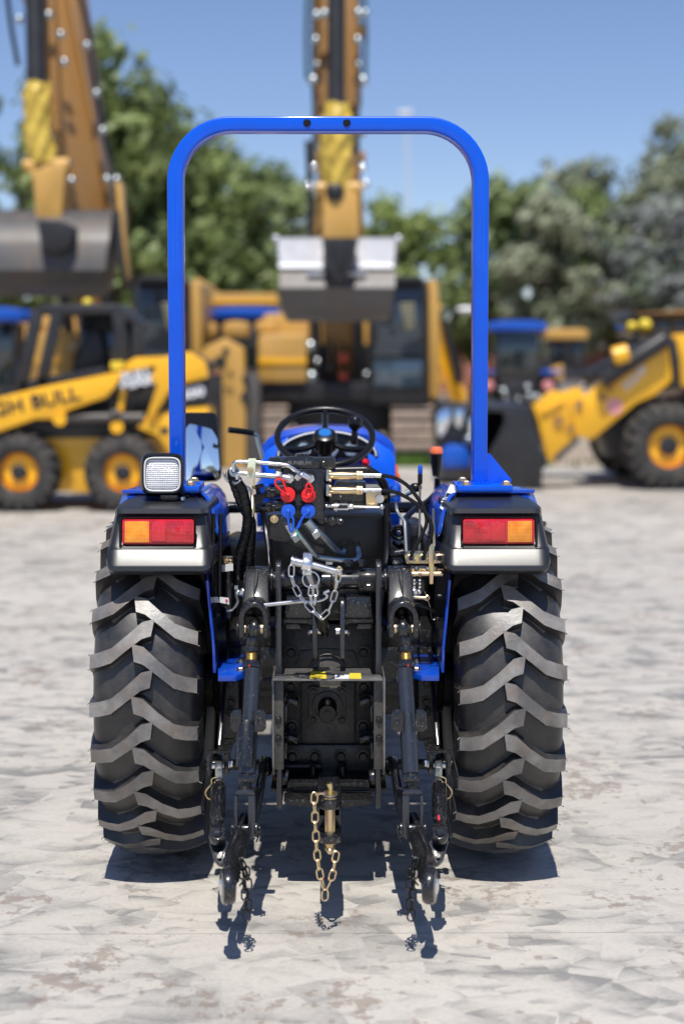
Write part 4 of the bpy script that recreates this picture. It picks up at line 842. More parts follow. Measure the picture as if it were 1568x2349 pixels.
    b.prism([pp(zE(65, 575), 4.96), pp(zE(60, 560), 4.96), pp(zE(330, 560), 4.96), pp(zE(325, 582), 4.96)], (0, .02, 0))
    sb_ = O('stabiliser_bracket', b, 'cast', T_, bevel=.0015)
    for xa, xb in ((66, 128), (258, 328)):
        O('bracket_ear', MB().plate([zE(xa+20, 575), zE(xb, 575), zE(xb, 760), zE(xb-20, 830), zE(xa+20, 830), zE(xa, 780), zE(xa, 620)], 4.95, .04), 'black', sb_, bevel=.004)
    O('bracket_strut', MB().bar(pp(zC(300, 1100), 5.3), pp(zE(210, 520), 5.0), .012, .03), 'black', sb_, bevel=.002)
    O('stabiliser_pin', MB().cyl(pp(zE(70, 720), 4.965), pp(zE(345, 700), 4.965), .010).bolt(pp(zE(325, 690), 4.955), (1, -.2, 0), .011), 'zinc', sb_)
    a0 = pp(zE(205, 700), 4.955); a1 = pp(zE(190, 1450), 4.56); dd = (a1-a0).normalized(); LL = (a1-a0).length
    st_ = O('stabiliser', MB().lathe([(.022, LL*.34), (.0245, LL*.36), (.0245, LL*.62), (.022, LL*.66), (.0245, LL*.70), (.0215, LL*.80), (.019, LL*.83), (.011, LL*.84), (.011, LL*1.)], a0, dd, 22), 'black', T_)
    O('eye_block', MB().bar(a0-dd*.035, a0+dd*.055, .024, .036), 'ozinc', st_, bevel=.005)
    O('adjuster_nut', MB().lathe([(.017, LL*.26), (.0175, LL*.27), (.0175, LL*.35), (.016, LL*.36)], a0+V((.004, 0, 0)), dd, 6, .5), 'ozinc', st_)
    O('spring_clip', MB().tube([pp(zE(190, 890), 4.84), pp(zE(110, 930), 4.83), pp(zE(62, 1000), 4.83), pp(zE(80, 1060), 4.83), pp(zE(118, 1085), 4.84)], .0028, 8).tube([pp(zE(180, 835), 4.84), pp(zE(130, 860), 4.83), pp(zE(128, 910), 4.83)], .0024, 8), 'yzinc', st_)
    O('stabiliser_slot', MB().lathe([(.007, 0), (.007, .003)], pp(zE(210, 1010), 4.775), (0, -1, .2), 14), 'ozinc', st_)
    ec = pp(zE(190, 1490), 4.535)
    b = MB().lathe([(.022, -.014), (.0245, -.009), (.0245, .009), (.022, .014)], ec, (0, -.5, .86), 26); b.box(ec+V((0, .022, .012)), (.044, .026, .03))
    O('stabiliser_eye', b, 'black', st_, bevel=.002)
    O('eye_pin', MB().lathe([(.014, .012), (.0155, .016), (.0155, .021), (.010, .026)], ec, (0, -.5, .86), 22), 'black', st_)
    if s > 0: O('paint_mark', MB().tube([pp(zE(205, y), 4.62-.0004*(y-1270)) for y in (1265, 1320)], .003, 6, False, 1), 'redmark', st_)
    # check chain
    ch = [zE(455, 1600), zE(440, 1720), zE(455, 1860), zE(480, 1960), zE(490, 2080), zE(497, 2300), zE(515, 2410)]
    O('check_chain', MB().chain([pp(q, 4.44-i*.006) for i, q in enumerate(ch)], .036, .021, .0028).chain([pp(q, 4.45-i*.006) for i, q in enumerate([zE(425, 1740), zE(470, 1830), zE(520, 1900), zE(525, 2060), zE(520, 2230), zE(525, 2400)])], .036, .021, .0028).chain([pp(zE(500, 1820), 4.44), pp(zE(505, 1950), 4.43), pp(zE(450, 2010), 4.43), pp(zE(415, 2020), 4.43)], .034, .02, .0026), 'hose', lk)
for s in (-1, 1): side(s)
obj('cross_shaft', MB().cyl(pp(zE(735, 720), 5.12), pp(zF(-80+0, 720), 5.12), .012).cyl((-.42, 5.2, .36), (.42, 5.2, .36), .018), 'cast', T_)
# ---- drawbar
b = MB().plate([zH(280, 575), zH(1290, 575), zH(1290, 640), zH(280, 640)], 5.0, .15); obj('lower_cross_member', b, 'cast', T_, bevel=.003)
zl = pp(zH(800, 470), 5.12).z
obj('lower_shelf', MB().bx(-.19, .19, 5.02, 5.17, zl-.03, zl-.018), 'cast', T_, bevel=.002)
gp = [zH(230, 800)]+[zH(x, 880-(abs(x-790)/560)**2*45) for x in range(300, 1301, 100)]+[zH(1340, 800), zH(1200, 785), zH(340, 782)]
obj('drawbar_guide', MB().plate(gp, 4.93, .10), 'cast', T_, bevel=.004)
db = obj('drawbar', MB().bx(-.036, .036, 4.70, 5.6, .330, .362), 'black', T_, bevel=.004)
def octp(pts, Y): return [pp(zH(*q), Y) for q in pts]
Yk = 4.60
ztop = pp(zH(800, 810), Yk).z; zt2 = pp(zH(800, 905), Yk).z
foot = lambda z0, z1_: MB().prism([(-.0345, Yk+.02, z1_), (-.018, Yk-.005, z1_), (.018, Yk-.005, z1_), (.0345, Yk+.02, z1_), (.0345, Yk+.16, z1_), (-.0345, Yk+.16, z1_)], (0, 0, z0-z1_))
xs = pp(zH(805, 900), Yk).x
def sh(b_): b_.v = [v+V((xs, 0, 0)) for v in b_.v]; return b_
obj('clevis_upper_jaw', sh(foot(zt2, ztop)), 'black', db, bevel=.003)
zb1 = pp(zH(800, 1235), Yk).z; zb2_ = pp(zH(800, 1325), Yk).z
obj('clevis_lower_jaw', sh(foot(zb2_, zb1)), 'black', db, bevel=.003)
obj('clevis_back', sh(MB().bx(-.034, .034, Yk+.10, Yk+.155, zb1+.001, zt2-.001)), 'black', db, bevel=.002)
hp = obj('hitch_pin', sh(MB().cyl((0, Yk+.04, zb2_-.02), (0, Yk+.04, ztop+.01), .0162, .0162, 28)), 'yzinc', db)
obj('pin_washer', sh(MB().lathe([(.024, 0), (.024, .004)], (0, Yk+.04, ztop+.002), (0, 0, 1), 30).lathe([(.0235, .010), (.025, .012), (.0235, .015)], (0, Yk+.04, ztop+.002), (0, -.1, 1), 30)), 'yzinc', hp)
obj('pin_handle', MB().tube([(xs, Yk+.04, ztop+.012), (xs+.002, Yk+.035, ztop+.035), (xs-.003, Yk+.032, ztop+.05)], .0085, 12), 'yzinc', hp)
Ych = 4.585
obj('pin_tab', MB().tube([pp(zH(740, 705), Ych), pp(zH(690, 705), Ych), pp(zH(625, 720), Ych)], .0035, 8), 'yzinc', hp)
cpts = [(618, 700), (612, 830), (622, 960), (625, 1070), (635, 1250), (645, 1420), (665, 1600), (700, 1780), (745, 1905)]
obj('pin_chain', MB().chain([pp(zH(*q), Ych-.012) for q in cpts], .0345, .019, .0026).chain([pp(zH(*q), Ych-.012) for q in [(885, 1420), (860, 1560), (845, 1680), (805, 1820), (745, 1905)]], .0345, .019, .0026).chain([pp(zH(745, 1890), Ych-.012), pp(zH(743, 2010), Ych-.012)], .0345, .019, .0026), 'gzinc', hp)
obj('lynch_pin', MB().tube([pp(zH(745, 1345), Ych+.03), pp(zH(760, 1390), Ych+.01), pp(zH(800, 1410), Ych), pp(zH(850, 1390), Ych+.01), pp(zH(855, 1345), Ych+.03)], .004, 8).ball(pp(zH(805, 1410), Ych-.002), .010, 12), 'gzinc', hp)
# ================================================================== TOP LINK (silver pin and chains)
tl_ = obj('top_link', MB().cyl(pp(zC(1230, 360), 4.86), pp(zC(1345, 830), 4.98), .022, .020, 24).cyl(pp(zC(1345, 830), 4.98), pp(zC(1355, 900), 5.03), .013), 'black', T_, bevel=.002)
Yt = 4.80
obj('link_boss', MB().bar(pp(zO(585, 1125), Yt), pp(zO(580, 1280), Yt), .026, .03, (1, 0, 0)).cyl(pp(zO(545, 1200), Yt), pp(zO(612, 1215), Yt), .0255, .0255, 8), 'zinc', tl_, bevel=.005)
p_ = obj('link_cross_pin', MB().cyl(pp(zO(468, 1183), Yt), pp(zO(545, 1200), Yt), .0135).cyl(pp(zO(468, 1183), Yt), pp(zO(478, 1185), Yt), .017).cyl(pp(zO(608, 1210), Yt), pp(zO(815, 1268), Yt), .0115).torus(pp(zO(500, 1190), Yt), (1, 0, -.2), .0145, .0014), 'zinc', tl_)
obj('link_stem', MB().cyl(pp(zO(590, 1270), Yt), pp(zO(612, 1330), Yt+.02), .0125, .012), 'zinc', tl_)
obj('split_ring', MB().torus(pp(zC(1205, 300), Yt-.02), (.1, 1, .1), mp(19, Yt), .0022), 'zinc', tl_)
obj('retaining_chain', MB().chain([pp(zC(*q), Yt-.015) for q in ((995, 150), (985, 240), (1010, 330), (1060, 450), (1160, 570), (1240, 650), (1320, 725), (1400, 640), (1440, 540), (1475, 420), (1500, 300), (1510, 200))], .037, .0165, .0023), 'zinc', tl_)
obj('retaining_chain', MB().chain([pp(zC(*q), Yt-.02) for q in ((1215, 370), (1200, 480), (1225, 600))], .034, .015, .0022).chain([pp(zC(*q), Yt-.022) for q in ((1240, 370), (1260, 480), (1245, 610))], .034, .015, .0022), 'zinc', tl_)
obj('pin_hook', MB().tube([pp(zC(*q), Yt-.01) for q in ((1545, 200), (1520, 165), (1490, 190), (1480, 330), (1470, 420))], .004, 8), 'yzinc', tl_)
obj('adjusting_handle', MB().cyl(pp(zC(655, 583), 4.82), pp(zC(1140, 532), 4.86), .0066, .0066, 12).tube([pp(zC(*q), 4.86) for q in ((1140, 532), (1220, 540), (1320, 525), (1380, 490), (1370, 460), (1345, 445), (1405, 420))], .0042, 8), 'zinc', tl_)
# ================================================================== HYDRAULICS
Yv = 4.99
vb = obj('hydraulic_valve_block', MB().plate([zA(775, 270), zA(1295, 270), zA(1300, 940), zA(775, 900)], Yv, .11), 'black', T_, bevel=.004)
for k, y in enumerate((330, 540, 742, 930)):
    L0 = 665 if k < 3 else 1180
    obj('valve_spool_housing', MB().cyl(pp(zA(L0, y), Yv+.035), pp(zA(1312, y), Yv+.035), .0215, .0215, 22), 'black', vb, bevel=.003)
obj('valve_centre_rib', MB().plate([zA(905, 280), zA(1035, 280), zA(1030, 870), zA(905, 870)], Yv-.006, .02), 'black', vb, bevel=.002)
for y in (380, 578, 782): obj('mounting_hole', MB().torus(pp(zA(970, y), Yv-.007), (0, 1, 0), .006, .0016, 20, 6).cyl(pp(zA(970, y), Yv-.006), pp(zA(970, y), Yv-.0085), .0052), 'hose', vb)
bp2 = obj('valve_bracket', MB().plate([zA(575, 150), zA(600, 122), zA(1430, 122), zA(1452, 145), zA(1452, 275), zA(575, 275)], Yv+.02, .03), 'black', T_, bevel=.003)
obj('bracket_arch', MB().plate([zA(735, 205), zA(765, 150), zA(830, 112), zA(1150, 112), zA(1215, 145), zA(1240, 205), zA(1240, 270), zA(735, 270)], Yv-.0, .02), 'black', bp2, bevel=.003)
lettering('cast_letters', 'SUNBUN', .0165, pp(zA(985, 195), Yv-.001), (1, 0, 0), (0, 0, 1), 'scuffed_sheen', bp2, .0012, 1.12, .0004)  # lighter grey stands in for glints on the raised letters
obj('bracket_socket_bolt', MB().torus(pp(zA(1300, 220), Yv+.015), (0, 1, 0), .009, .003, 20, 8).nut(pp(zA(1300, 220), Yv+.02), (0, -1, 0), .008, .008), 'black', bp2)
obj('bracket_top_nut', MB().nut(pp(zA(985, 112), Yv+.02), (0, 0, 1), .014, .010).nut(pp(zA(1050, 112), Yv+.02), (0, 0, 1), .010, .009), 'black', bp2)
for i, (x, y, r, m_, lp) in enumerate(((832, 615, 99, 'red', [(840, 620), (760, 570), (680, 490), (672, 430), (720, 405), (765, 430), (800, 520)]), (1100, 622, 96, 'red', [(1015, 635), (1090, 655), (1140, 600), (1155, 530), (1110, 465), (1075, 490), (1075, 530)]),
                                   (838, 828, 95, 'bluecap', [(832, 850), (838, 960), (870, 1090), (900, 1060), (905, 940), (880, 900)]), (1097, 828, 95, 'bluecap', [(1105, 840), (1050, 880), (985, 980), (950, 1055), (985, 1010), (1020, 900)]))):
    c = pp(zA(x, y), Yv-.045); rr_ = mp(r*.17556, Yv-.045)
    cp = obj('coupler_cap', MB().lathe([(rr_*.93, -.020), (rr_, -.018), (rr_, -.001), (rr_*.94, .002), (rr_*.3, .0035), (rr_*.28, .008), (rr_*.18, .010)], c, (0, -1, 0), 32), m_, vb)
    obj('cap_strap', MB().tube([pp(zA(*q), Yv-.057) for q in lp], .0036, 8), m_, cp)
    obj('coupler', MB().cyl(c+V((0, .02, 0)), c+V((0, .075, 0)), rr_*.85), 'ozinc', vb)
obj('valve_fitting', MB().cyl(pp(zA(530, 585), Yv+.03), pp(zA(670, 585), Yv+.03), .0165).nut(pp(zA(560, 580), Yv+.03), (1, 0, 0), .020, .014), 'black', vb, bevel=.001)
obj('valve_fitting', MB().cyl(pp(zA(500, 775), Yv+.03), pp(zA(670, 775), Yv+.03), .011).nut(pp(zA(560, 775), Yv+.03), (1, 0, 0), .018, .016).nut(pp(zA(480, 775), Yv+.03), (1, 0, 0), .006, .012), 'black', vb, bevel=.001)
obj('valve_fitting', MB().cyl(pp(zB(50, 835), Yv+.02), pp(zB(270, 845), Yv+.02), .011).nut(pp(zB(100, 840), Yv+.02), (1, 0, 0), .0195, .022).nut(pp(zB(205, 845), Yv+.02), (1, 0, 0), .017, .014), 'black', vb, bevel=.001)
obj('spool_end_cover', MB().hexa([pp(zA(*q), Yv-.0) for q in ((362, 495), (515, 458), (525, 510), (372, 548))], [pp(zA(*q), Yv+.05) for q in ((362, 495), (515, 458), (525, 510), (372, 548))]).hexa([pp(zA(*q), Yv) for q in ((370, 608), (540, 580), (545, 640), (465, 735), (400, 745))], [pp(zA(*q), Yv+.05) for q in ((370, 608), (540, 580), (545, 640), (465, 735), (400, 745))]).bar(pp(zA(440, 520), Yv+.03), pp(zA(455, 640), Yv+.03), .014, .014), 'softblack', vb, bevel=.002)
obj('side_mounting_plate', MB().plate([zA(560, 860), zA(1310, 900), zA(1310, 1400), zA(600, 1190), zA(575, 1170)], Yv+.16, .02), 'black', T_, bevel=.002)
obj('gold_bolt', MB().bolt(pp(zA(655, 928), Yv+.158), (0, -1, 0), .0085), 'yzinc', T_)
# pipes from the left
pa = obj('hydraulic_pipe', MB().tube([pp(zA(*q), Yv-.03) for q in ((130, 310), (118, 240), (135, 195), (190, 180), (380, 183), (560, 198), (800, 222), (880, 255), (960, 310), (1000, 335))], .0062, 14, False, 5), 'zinc', T_)
pb = obj('hydraulic_pipe', MB().tube([pp(zA(*q), Yv-.035) for q in ((178, 410), (165, 360), (190, 335), (240, 330), (420, 345), (560, 360), (690, 372))], .0062, 14, False, 5).cyl(pp(zA(410, 350), Yv-.034), pp(zA(680, 372), Yv-.034), .0085, .009), 'zinc', T_)
obj('pipe_nut', MB().nut(pp(zA(945, 345), Yv-.03), (pp(zA(1050, 290), Yv-.03)-pp(zA(945, 345), Yv-.03))*0+V((.75, 0, -.65)), .016, .018).cyl(pp(zA(1010, 340), Yv-.03), pp(zA(1120, 400), Yv-.03), .011).nut(pp(zA(1110, 395), Yv-.01), (.2, -1, 0), .0165, .02), 'zinc', pa)
obj('pipe_nut', MB().nut(pp(zA(680, 372), Yv-.034), (1, 0, -.05), .0165, .018).cyl(pp(zA(760, 385), Yv-.03), pp(zA(850, 400), Yv-.03), .011).nut(pp(zA(845, 395), Yv-.01), (.1, -1, 0), .0175, .02), 'zinc', pb)
obj('seats', MB().cyl(pp(zA(855, 360), Yv+.002), pp(zA(855, 360), Yv-.006), .020).cyl(pp(zA(1120, 370), Yv+.002), pp(zA(1120, 370), Yv-.006), .020), 'hose', vb)
cl = obj('pipe_clamp', MB().plate([zA(312, 142), zA(415, 142), zA(412, 300), zA(385, 395), zA(295, 392), zA(300, 300)], Yv-.048, .03), 'nylon', T_, bevel=.003)
obj('clamp_screw', MB().bolt(pp(zA(345, 290), Yv-.049), (0, -1, 0), .0062), 'yzinc', cl)
obj('clamp_strap', MB().plate([zA(382, 395), zA(405, 395), zA(400, 520), zA(378, 900), zA(368, 900), zA(372, 500)], Yv+.0, .006), 'yzinc', cl)
for nm, P_, c_ in (('hydraulic_hose', [(165, 440), (240, 560), (290, 780), (310, 900), (290, 1100), (235, 1300), (190, 1450), (185, 1568), (190, 1700)], (178, 415)), ('hydraulic_hose', [(128, 320), (110, 340), (150, 500), (250, 760), (345, 950), (350, 1150), (335, 1350), (325, 1600)], (130, 300))):
    pts = [pp(zA(*q), Yv-.02+.02*i) for i, q in enumerate(P_)]
    h_ = obj(nm, MB().tube(pts, 1, 12, False, 26, lambda a: .0165+.0008*(1 if (a % .022) < .018 else -1)), 'hose', T_, ang=30)
    obj('hose_ferrule', MB().torus(pts[0]+V((.001, 0, .004)), (pts[1]-pts[0]), .0125, .0045).cyl(pts[0], pts[0].lerp(pts[1], .25), .015), 'ozinc', h_)
# cables on the right
for k, (y, path) in enumerate(((318, [(690, 315), (760, 322), (870, 350), (1000, 430), (1110, 560), (1195, 700), (1225, 850), (1175, 1000), (1110, 1120), (1055, 1215), (1045, 1290)]), (490, [(690, 490), (790, 495), (900, 522), (1030, 590), (1150, 680), (1235, 780), (1285, 920), (1262, 1080), (1210, 1190), (1185, 1270)]))):
    cy = MB().cyl(pp(zB(100, y), Yv-.005), pp(zB(440, y+2), Yv-.005), .0125, .0125, 20); cyo = obj('cable_cylinder', cy, 'yzinc', T_, bevel=.001)
    obj('cylinder_flange', MB().plate([zB(68, y-65), zB(104, y-65), zB(104, y+65), zB(68, y+65)], Yv-.028, .045), 'ozinc', cyo, bevel=.002)
    obj('cylinder_nut', MB().nut(pp(zB(420, y+2), Yv-.005), (1, 0, 0), .0155, .012).nut(pp(zB(462, y+2), Yv-.005), (1, 0, 0), .0150, .008), 'yzinc', cyo)
    obj('cable_sleeve', MB().cyl(pp(zB(490, y), Yv-.005), pp(zB(700, y), Yv-.005), .0078, .0072), 'zinc', cyo)
    obj('flange_screw', MB().nut(pp(zB(104, y-45), Yv-.03), (1, 0, 0), .005, .007).nut(pp(zB(104, y+55), Yv-.03), (1, 0, 0), .005, .007), 'yzinc', cyo)
    obj('control_cable', MB().tube([pp(zB(*q), Yv-.005+.008*i) for i, q in enumerate(path)], .0062, 12, False, 6), 'hose', cyo)
obj('thick_rubber_hose', MB().tube([pp(zB(170, 262), Yv+.05), pp(zB(420, 255), Yv+.05), pp(zB(560, 262), Yv+.05), pp(zB(690, 350), Yv+.06), pp(zB(745, 460), Yv+.1), pp(zB(765, 600), Yv+.15)], .014, 12, False, 6), 'hose', T_)
yl = obj('yellow_zinc_bracket', MB().plate([zB(525, 420), zB(660, 420), zB(700, 460), zB(700, 600), zB(640, 700), zB(530, 700)], Yv+.02, .006), 'yzinc', T_, bevel=.001)
obj('bracket_roller', MB().lathe([(.0135, 0), (.0135, .014), (.0075, .014), (.0075, .018)], pp(zB(685, 582), Yv+.015), (0, -1, 0), 26), 'zinc', yl)
obj('linkage_rod', MB().cyl(pp(zB(65, 668), Yv), pp(zB(210, 668), Yv), .006).bar(pp(zB(155, 645), Yv), pp(zB(320, 650), Yv), .006, .005).bar(pp(zB(155, 705), Yv), pp(zB(320, 705), Yv), .006, .005).bar(pp(zB(315, 678), Yv), pp(zB(345, 678), Yv), .014, .014).nut(pp(zB(340, 678), Yv), (1, 0, 0), .009, .012).cyl(pp(zB(390, 680), Yv), pp(zB(690, 686), Yv), .0042).cyl(pp(zB(182, 630), Yv), pp(zB(182, 730), Yv), .003).ball(pp(zB(708, 682), Yv), .0095, 14), 'zinc', T_)
obj('rear_black_block', MB().plate([zB(190, 385), zB(520, 392), zB(525, 440), zB(525, 715), zB(100, 710), zB(100, 560)], Yv+.05, .08), 'black', T_, bevel=.003)
obj('small_rivet', MB().lathe([(.0035, 0), (.002, .002)], pp(zB(235, 560), Yv+.05), (0, -1, 0), 10), 'zinc', T_)
# angled steel tubes below the block
pe = obj('steel_tube', MB().tube([pp(zO(*q), Yq) for q, Yq in (((450, 925), 4.98), ((510, 985), 4.98), ((620, 1125), 5.02), ((665, 1158), 5.04), ((760, 1172), 5.06), ((895, 1182), 5.08), ((940, 1160), 5.1), ((938, 1110), 5.13), ((928, 1080), 5.2))], .0088, 14, False, 5), 'ozinc', T_)
obj('tube_nut', MB().nut(pp(zO(478, 1025), 4.985), (.7, .0, .5), .021, .022).lathe([(.017, 0), (.015, .04)], pp(zO(448, 925), 4.985), (.45, 0, -.9), 20), 'ozinc', pe)
pf = obj('steel_tube', MB().tube([pp(zO(*q), Yq) for q, Yq in (((575, 900), 4.98), ((640, 965), 4.99), ((720, 1045), 5.03), ((790, 1115), 5.08), ((835, 1140), 5.12), ((842, 1090), 5.2))], .0105, 14, False, 5), 'ozinc', T_)
obj('tube_nut', MB().nut(pp(zO(620, 1000), 4.985), (.75, .0, .5), .021, .022).cyl(pp(zO(575, 900), 4.975), pp(zO(630, 965), 4.985), .0165, .0165), 'ozinc', pf)
obj('tube_socket', MB().cyl(pp(zO(928, 1085), 5.17), pp(zO(925, 1062), 5.26), .013).cyl(pp(zO(842, 1100), 5.17), pp(zO(840, 1080), 5.26), .013), 'hose', T_)
obj('green_tick', MB().tube([pp(zO(505, 965), 4.962), pp(zO(520, 1000), 4.962), pp(zO(535, 1025), 4.965)], .0022, 6), mat('green_paint_mark', (.05, .45, .38), .5), T_)
obj('cover_plug', MB().box(pp(zO(735, 1195), 5.1), (.022, .02, .012)).cyl(pp(zO(735, 1190), 5.1), pp(zO(735, 1180), 5.1), .008), 'zinc', T_, bevel=.001)
# ---- right hand spool valve and levers
Yr_ = 5.06
rv_ = obj('auxiliary_valve', MB().plate([zB(970, 1240), zB(1010, 1210), zB(1425, 1215), zB(1425, 1330), zB(990, 1335)], Yr_, .06).plate([zB(1010, 1380), zB(1425, 1385), zB(1425, 1420), zB(1010, 1420)], Yr_+.01, .05), 'yzinc', T_, bevel=.002)
for x in (1045, 1185, 1370):
    obj('valve_port', MB().torus(pp(zB(x, 1275), Yr_-.004), (0, 1, -.3), .0125, .003, 24, 8).torus(pp(zB(x, 1275), Yr_-.002), (0, 1, -.3), .0085, .002, 24, 8), 'yzinc', rv_)
    obj('port_core', MB().lathe([(.0075, 0), (.006, .006)], pp(zB(x, 1272), Yr_), (0, -1, .3), 14), 'hose', rv_)
for x in (1110, 1240, 1320): obj('valve_nut', MB().nut(pp(zB(x, 1408), Yr_), (0, -.2, 1), .0085, .012), 'zinc', rv_)
obj('valve_spring', MB().cyl(pp(zB(1030, 1450), Yr_), pp(zB(1410, 1450), Yr_), .0085).torus(pp(zB(1140, 1450), Yr_), (1, 0, 0), .010, .002).torus(pp(zB(1160, 1450), Yr_), (1, 0, 0), .010, .002), 'yzinc', rv_)
obj('pressed_plate', MB().plate([zD(885, 290), zD(1045, 300), zD(1050, 460), zD(960, 470), (zD(900, 440))], Yr_+.02, .01), 'black', rv_, bevel=.002)
for i in range(2):
    for j in range(3): obj('plate_rivet', MB().lathe([(.006, 0), (.004, .004)], pp(zD(935+60*i, 305+38*j), Yr_+.02), (0, -1, 0), 10), 'chrome', rv_)
obj('valve_link', MB().cyl(pp(zD(900, 490), Yr_), pp(zD(1060, 500), Yr_), .006).torus(pp(zD(1075, 500), Yr_), (0, 1, 0), .0065, .004, 20, 8).cyl(pp(zD(1050, 430), Yr_), pp(zD(1110, 600), Yr_-.01), .0016), 'yzinc', rv_)
obj('valve_clutter', MB().tube([pp(zD(905, 560), Yr_+.03), pp(zD(1000, 580), Yr_+.02), pp(zD(1090, 610), Yr_+.02), pp(zD(1150, 650), Yr_+.03)], .006, 8).tube([pp(zD(1110, 600), Yr_), pp(zD(1130, 730), Yr_), pp(zD(1170, 740), Yr_), pp(zD(1180, 830), Yr_)], .003, 8).cyl(pp(zD(1190, 480), Yr_), pp(zD(1240, 480), Yr_), .007).ball(pp(zD(1190, 730), Yr_), .008, 10), 'cast', rv_)
lv = obj('control_lever', MB().bar(pp(zB(1150, 420), 5.5), pp(zB(1140, 1200), 5.08), .0075, .004, (0, 1, 0)), 'yzinc', T_)
obj('lever_grip', MB().plate([zB(1124, 300), zB(1180, 300), zB(1178, 418), zB(1124, 412)], 5.49, .02), 'softblack', lv, bevel=.004)
obj('grip_cap', MB().plate([zB(1127, 215), zB(1140, 198), zB(1165, 198), zB(1179, 215), zB(1180, 300), zB(1125, 300)], 5.49, .02), 'bluecap', lv, bevel=.004)
obj('control_lever', MB().bar(pp(zB(1300, 700), 5.3), pp(zB(1312, 1120), 5.08), .009, .005, (0, 1, 0)).plate([zB(1255, 1130), zB(1285, 1100), zB(1320, 1130), zB(1300, 1568), zD(1100, 350), zD(1090, 20)], 5.04, .008), 'yzinc', T_, bevel=.001)
lw = obj('control_lever', MB().tube([pp(zB(*q), Yq) for q, Yq in (((872, 620), 5.4), ((880, 710), 5.4), ((905, 760), 5.38), ((965, 840), 5.3), ((975, 900), 5.28), ((985, 1080), 5.2), ((995, 1260), 5.08))], .0052, 8, False, 2), mat('pale_zinc', (.75, .74, .66), .35, .8), T_)
obj('lever_grip', MB().plate([zB(835, 470), zB(850, 440), zB(895, 440), zB(905, 480), zB(898, 600), zB(880, 630), zB(850, 625), zB(840, 580)], 5.39, .025), 'bluecap', lw, bevel=.005)
obj('flasher_lamp', MB().plate([zB(835, 205), zB(860, 190), zB(895, 200), zB(895, 290), zB(920, 310), zB(920, 345), zB(905, 420), zB(850, 425), zB(840, 300)], 6.6, .04), 'orange', T_, bevel=.008)
obj('yellow_rod', MB().cyl(pp(zB(745, 560), 5.1), pp(zB(870, 535), 5.25), .0075), 'yzinc', T_)
gl = obj('gear_lever', MB().tube([pp(zB(980, 530), 5.5), pp(zB(1060, 490), 5.5)], .011, 10, False, 1), 'ozinc', T_); obj('lever_knob', MB().ball(pp(zB(1098, 455), 5.5), .019, 14, (1.2, 1, .9)), 'softblack', gl)
hb = obj('parking_lever', MB().tube([pp(zB(*q), Yq) for q, Yq in (((1350, 350), 5.9), ((1350, 470), 5.9), ((1310, 540), 5.85), ((1230, 620), 5.8), ((1100, 700), 5.7), ((1000, 790), 5.6), ((975, 850), 5.55), ((1000, 1000), 5.4), ((1015, 1200), 5.3))], .011, 10, False, 5), 'softblack', T_)
rl = obj('range_lever', MB().cyl(pp(999, 1100, 6.3), pp(998, 1150, 6.3), .008), 'ozinc', T_)
obj('lever_grip', MB().lathe([(.016, 0), (.020, .03), (.026, .10), (.024, .118)], pp(1000, 1092, 6.3), (0, 0, 1), 16), 'softblack', rl)
obj('lever_knob', MB().lathe([(.026, 0), (.027, .012), (.02, .026)], pp(1000, 1040, 6.28), (0, 0, 1), 18), mat('orange_red_knob', (.85, .18, .07), .4), rl)
cl_ = obj('shuttle_lever', MB().tube([pp(*zO(272, 470), 6.35), pp(*zO(240, 360), 6.35), pp(*zO(225, 305), 6.35), pp(*zO(185, 285), 6.33)], .0085, 10, False, 5), 'ozinc', T_)
obj('lever_grip', MB().tube([pp(*zO(200, 288), 6.33), pp(*zO(120, 275), 6.3), pp(*zO(30, 265), 6.28)], .0125, 12), 'softblack', cl_)
obj('gearbox_coils', MB().torus(pp(zB(905, 975), 5.5), (0, 1, .2), .024, .006).torus(pp(zB(905, 975), 5.52), (0, 1, .4), .015, .006).tube([pp(zB(850, 1090), 5.5), pp(zB(920, 1140), 5.45), pp(zB(965, 1090), 5.4)], .008, 8).cyl(pp(zB(800, 1225), 5.3), pp(zB(960, 1200), 5.3), .012).ball(pp(zB(870, 1330), 5.3), .032, 14, (1, 1, .6)), 'black', T_)
obj('right_tank', MB().plate([zB(1030, 880), zB(1190, 905), zB(1190, 1210), zB(1025, 1210)], 5.6, .3), 'plastic', T_, bevel=.01)
# ---- left hand fittings
rail = obj('grab_rail', MB().tube([pp(q, Yq) for q, Yq in (((515, 1085), 5.75), ((518, 1096), 5.72), ((530, 1106), 5.6), ((565, 1118), 5.4), ((577, 1130), 5.3), ((579, 1150), 5.25), ((580, 1280), 5.15))], .0072, 12, False, 5), 'yzinc', T_)
rail.data.transform(Matrix.Translation((pp(518, 1200, 5.3).x*0, 0, 0)))
cyv = obj('lift_cylinder', MB().cyl(pp(zC(310, 180), 5.2), pp(zC(310, 700), 5.22), .026, .026, 22), 'black', T_, bevel=.002)
obj('cylinder_label', MB().plate([zC(236, 140), zC(385, 125), zC(388, 200), zC(240, 216)], 5.165, .006), 'white', cyv)
obj('cylinder_end', MB().cyl(pp(zC(295, 50), 5.2), pp(zC(295, 140), 5.2), .020).nut(pp(zC(265, 120), 5.18), (0, 0, 1), .010, .012).nut(pp(zC(330, 120), 5.18), (0, 0, 1), .010, .012).cyl(pp(zC(310, 215), 5.2), pp(zC(310, 330), 5.2), .019), 'yzinc', cyv, bevel=.001)
for x in (150, 225): obj('loom_conduit', MB().tube([pp(zC(x, -420), 5.1), pp(zC(x-5, 0), 5.1), pp(zC(x-12, 300), 5.1), pp(zC(x-5, 520), 5.1), pp(zC(x+40, 600), 5.12)], 1, 9, False, 30, lambda a: .0062 if (a % .006) < .003 else .0072), 'hose', T_)
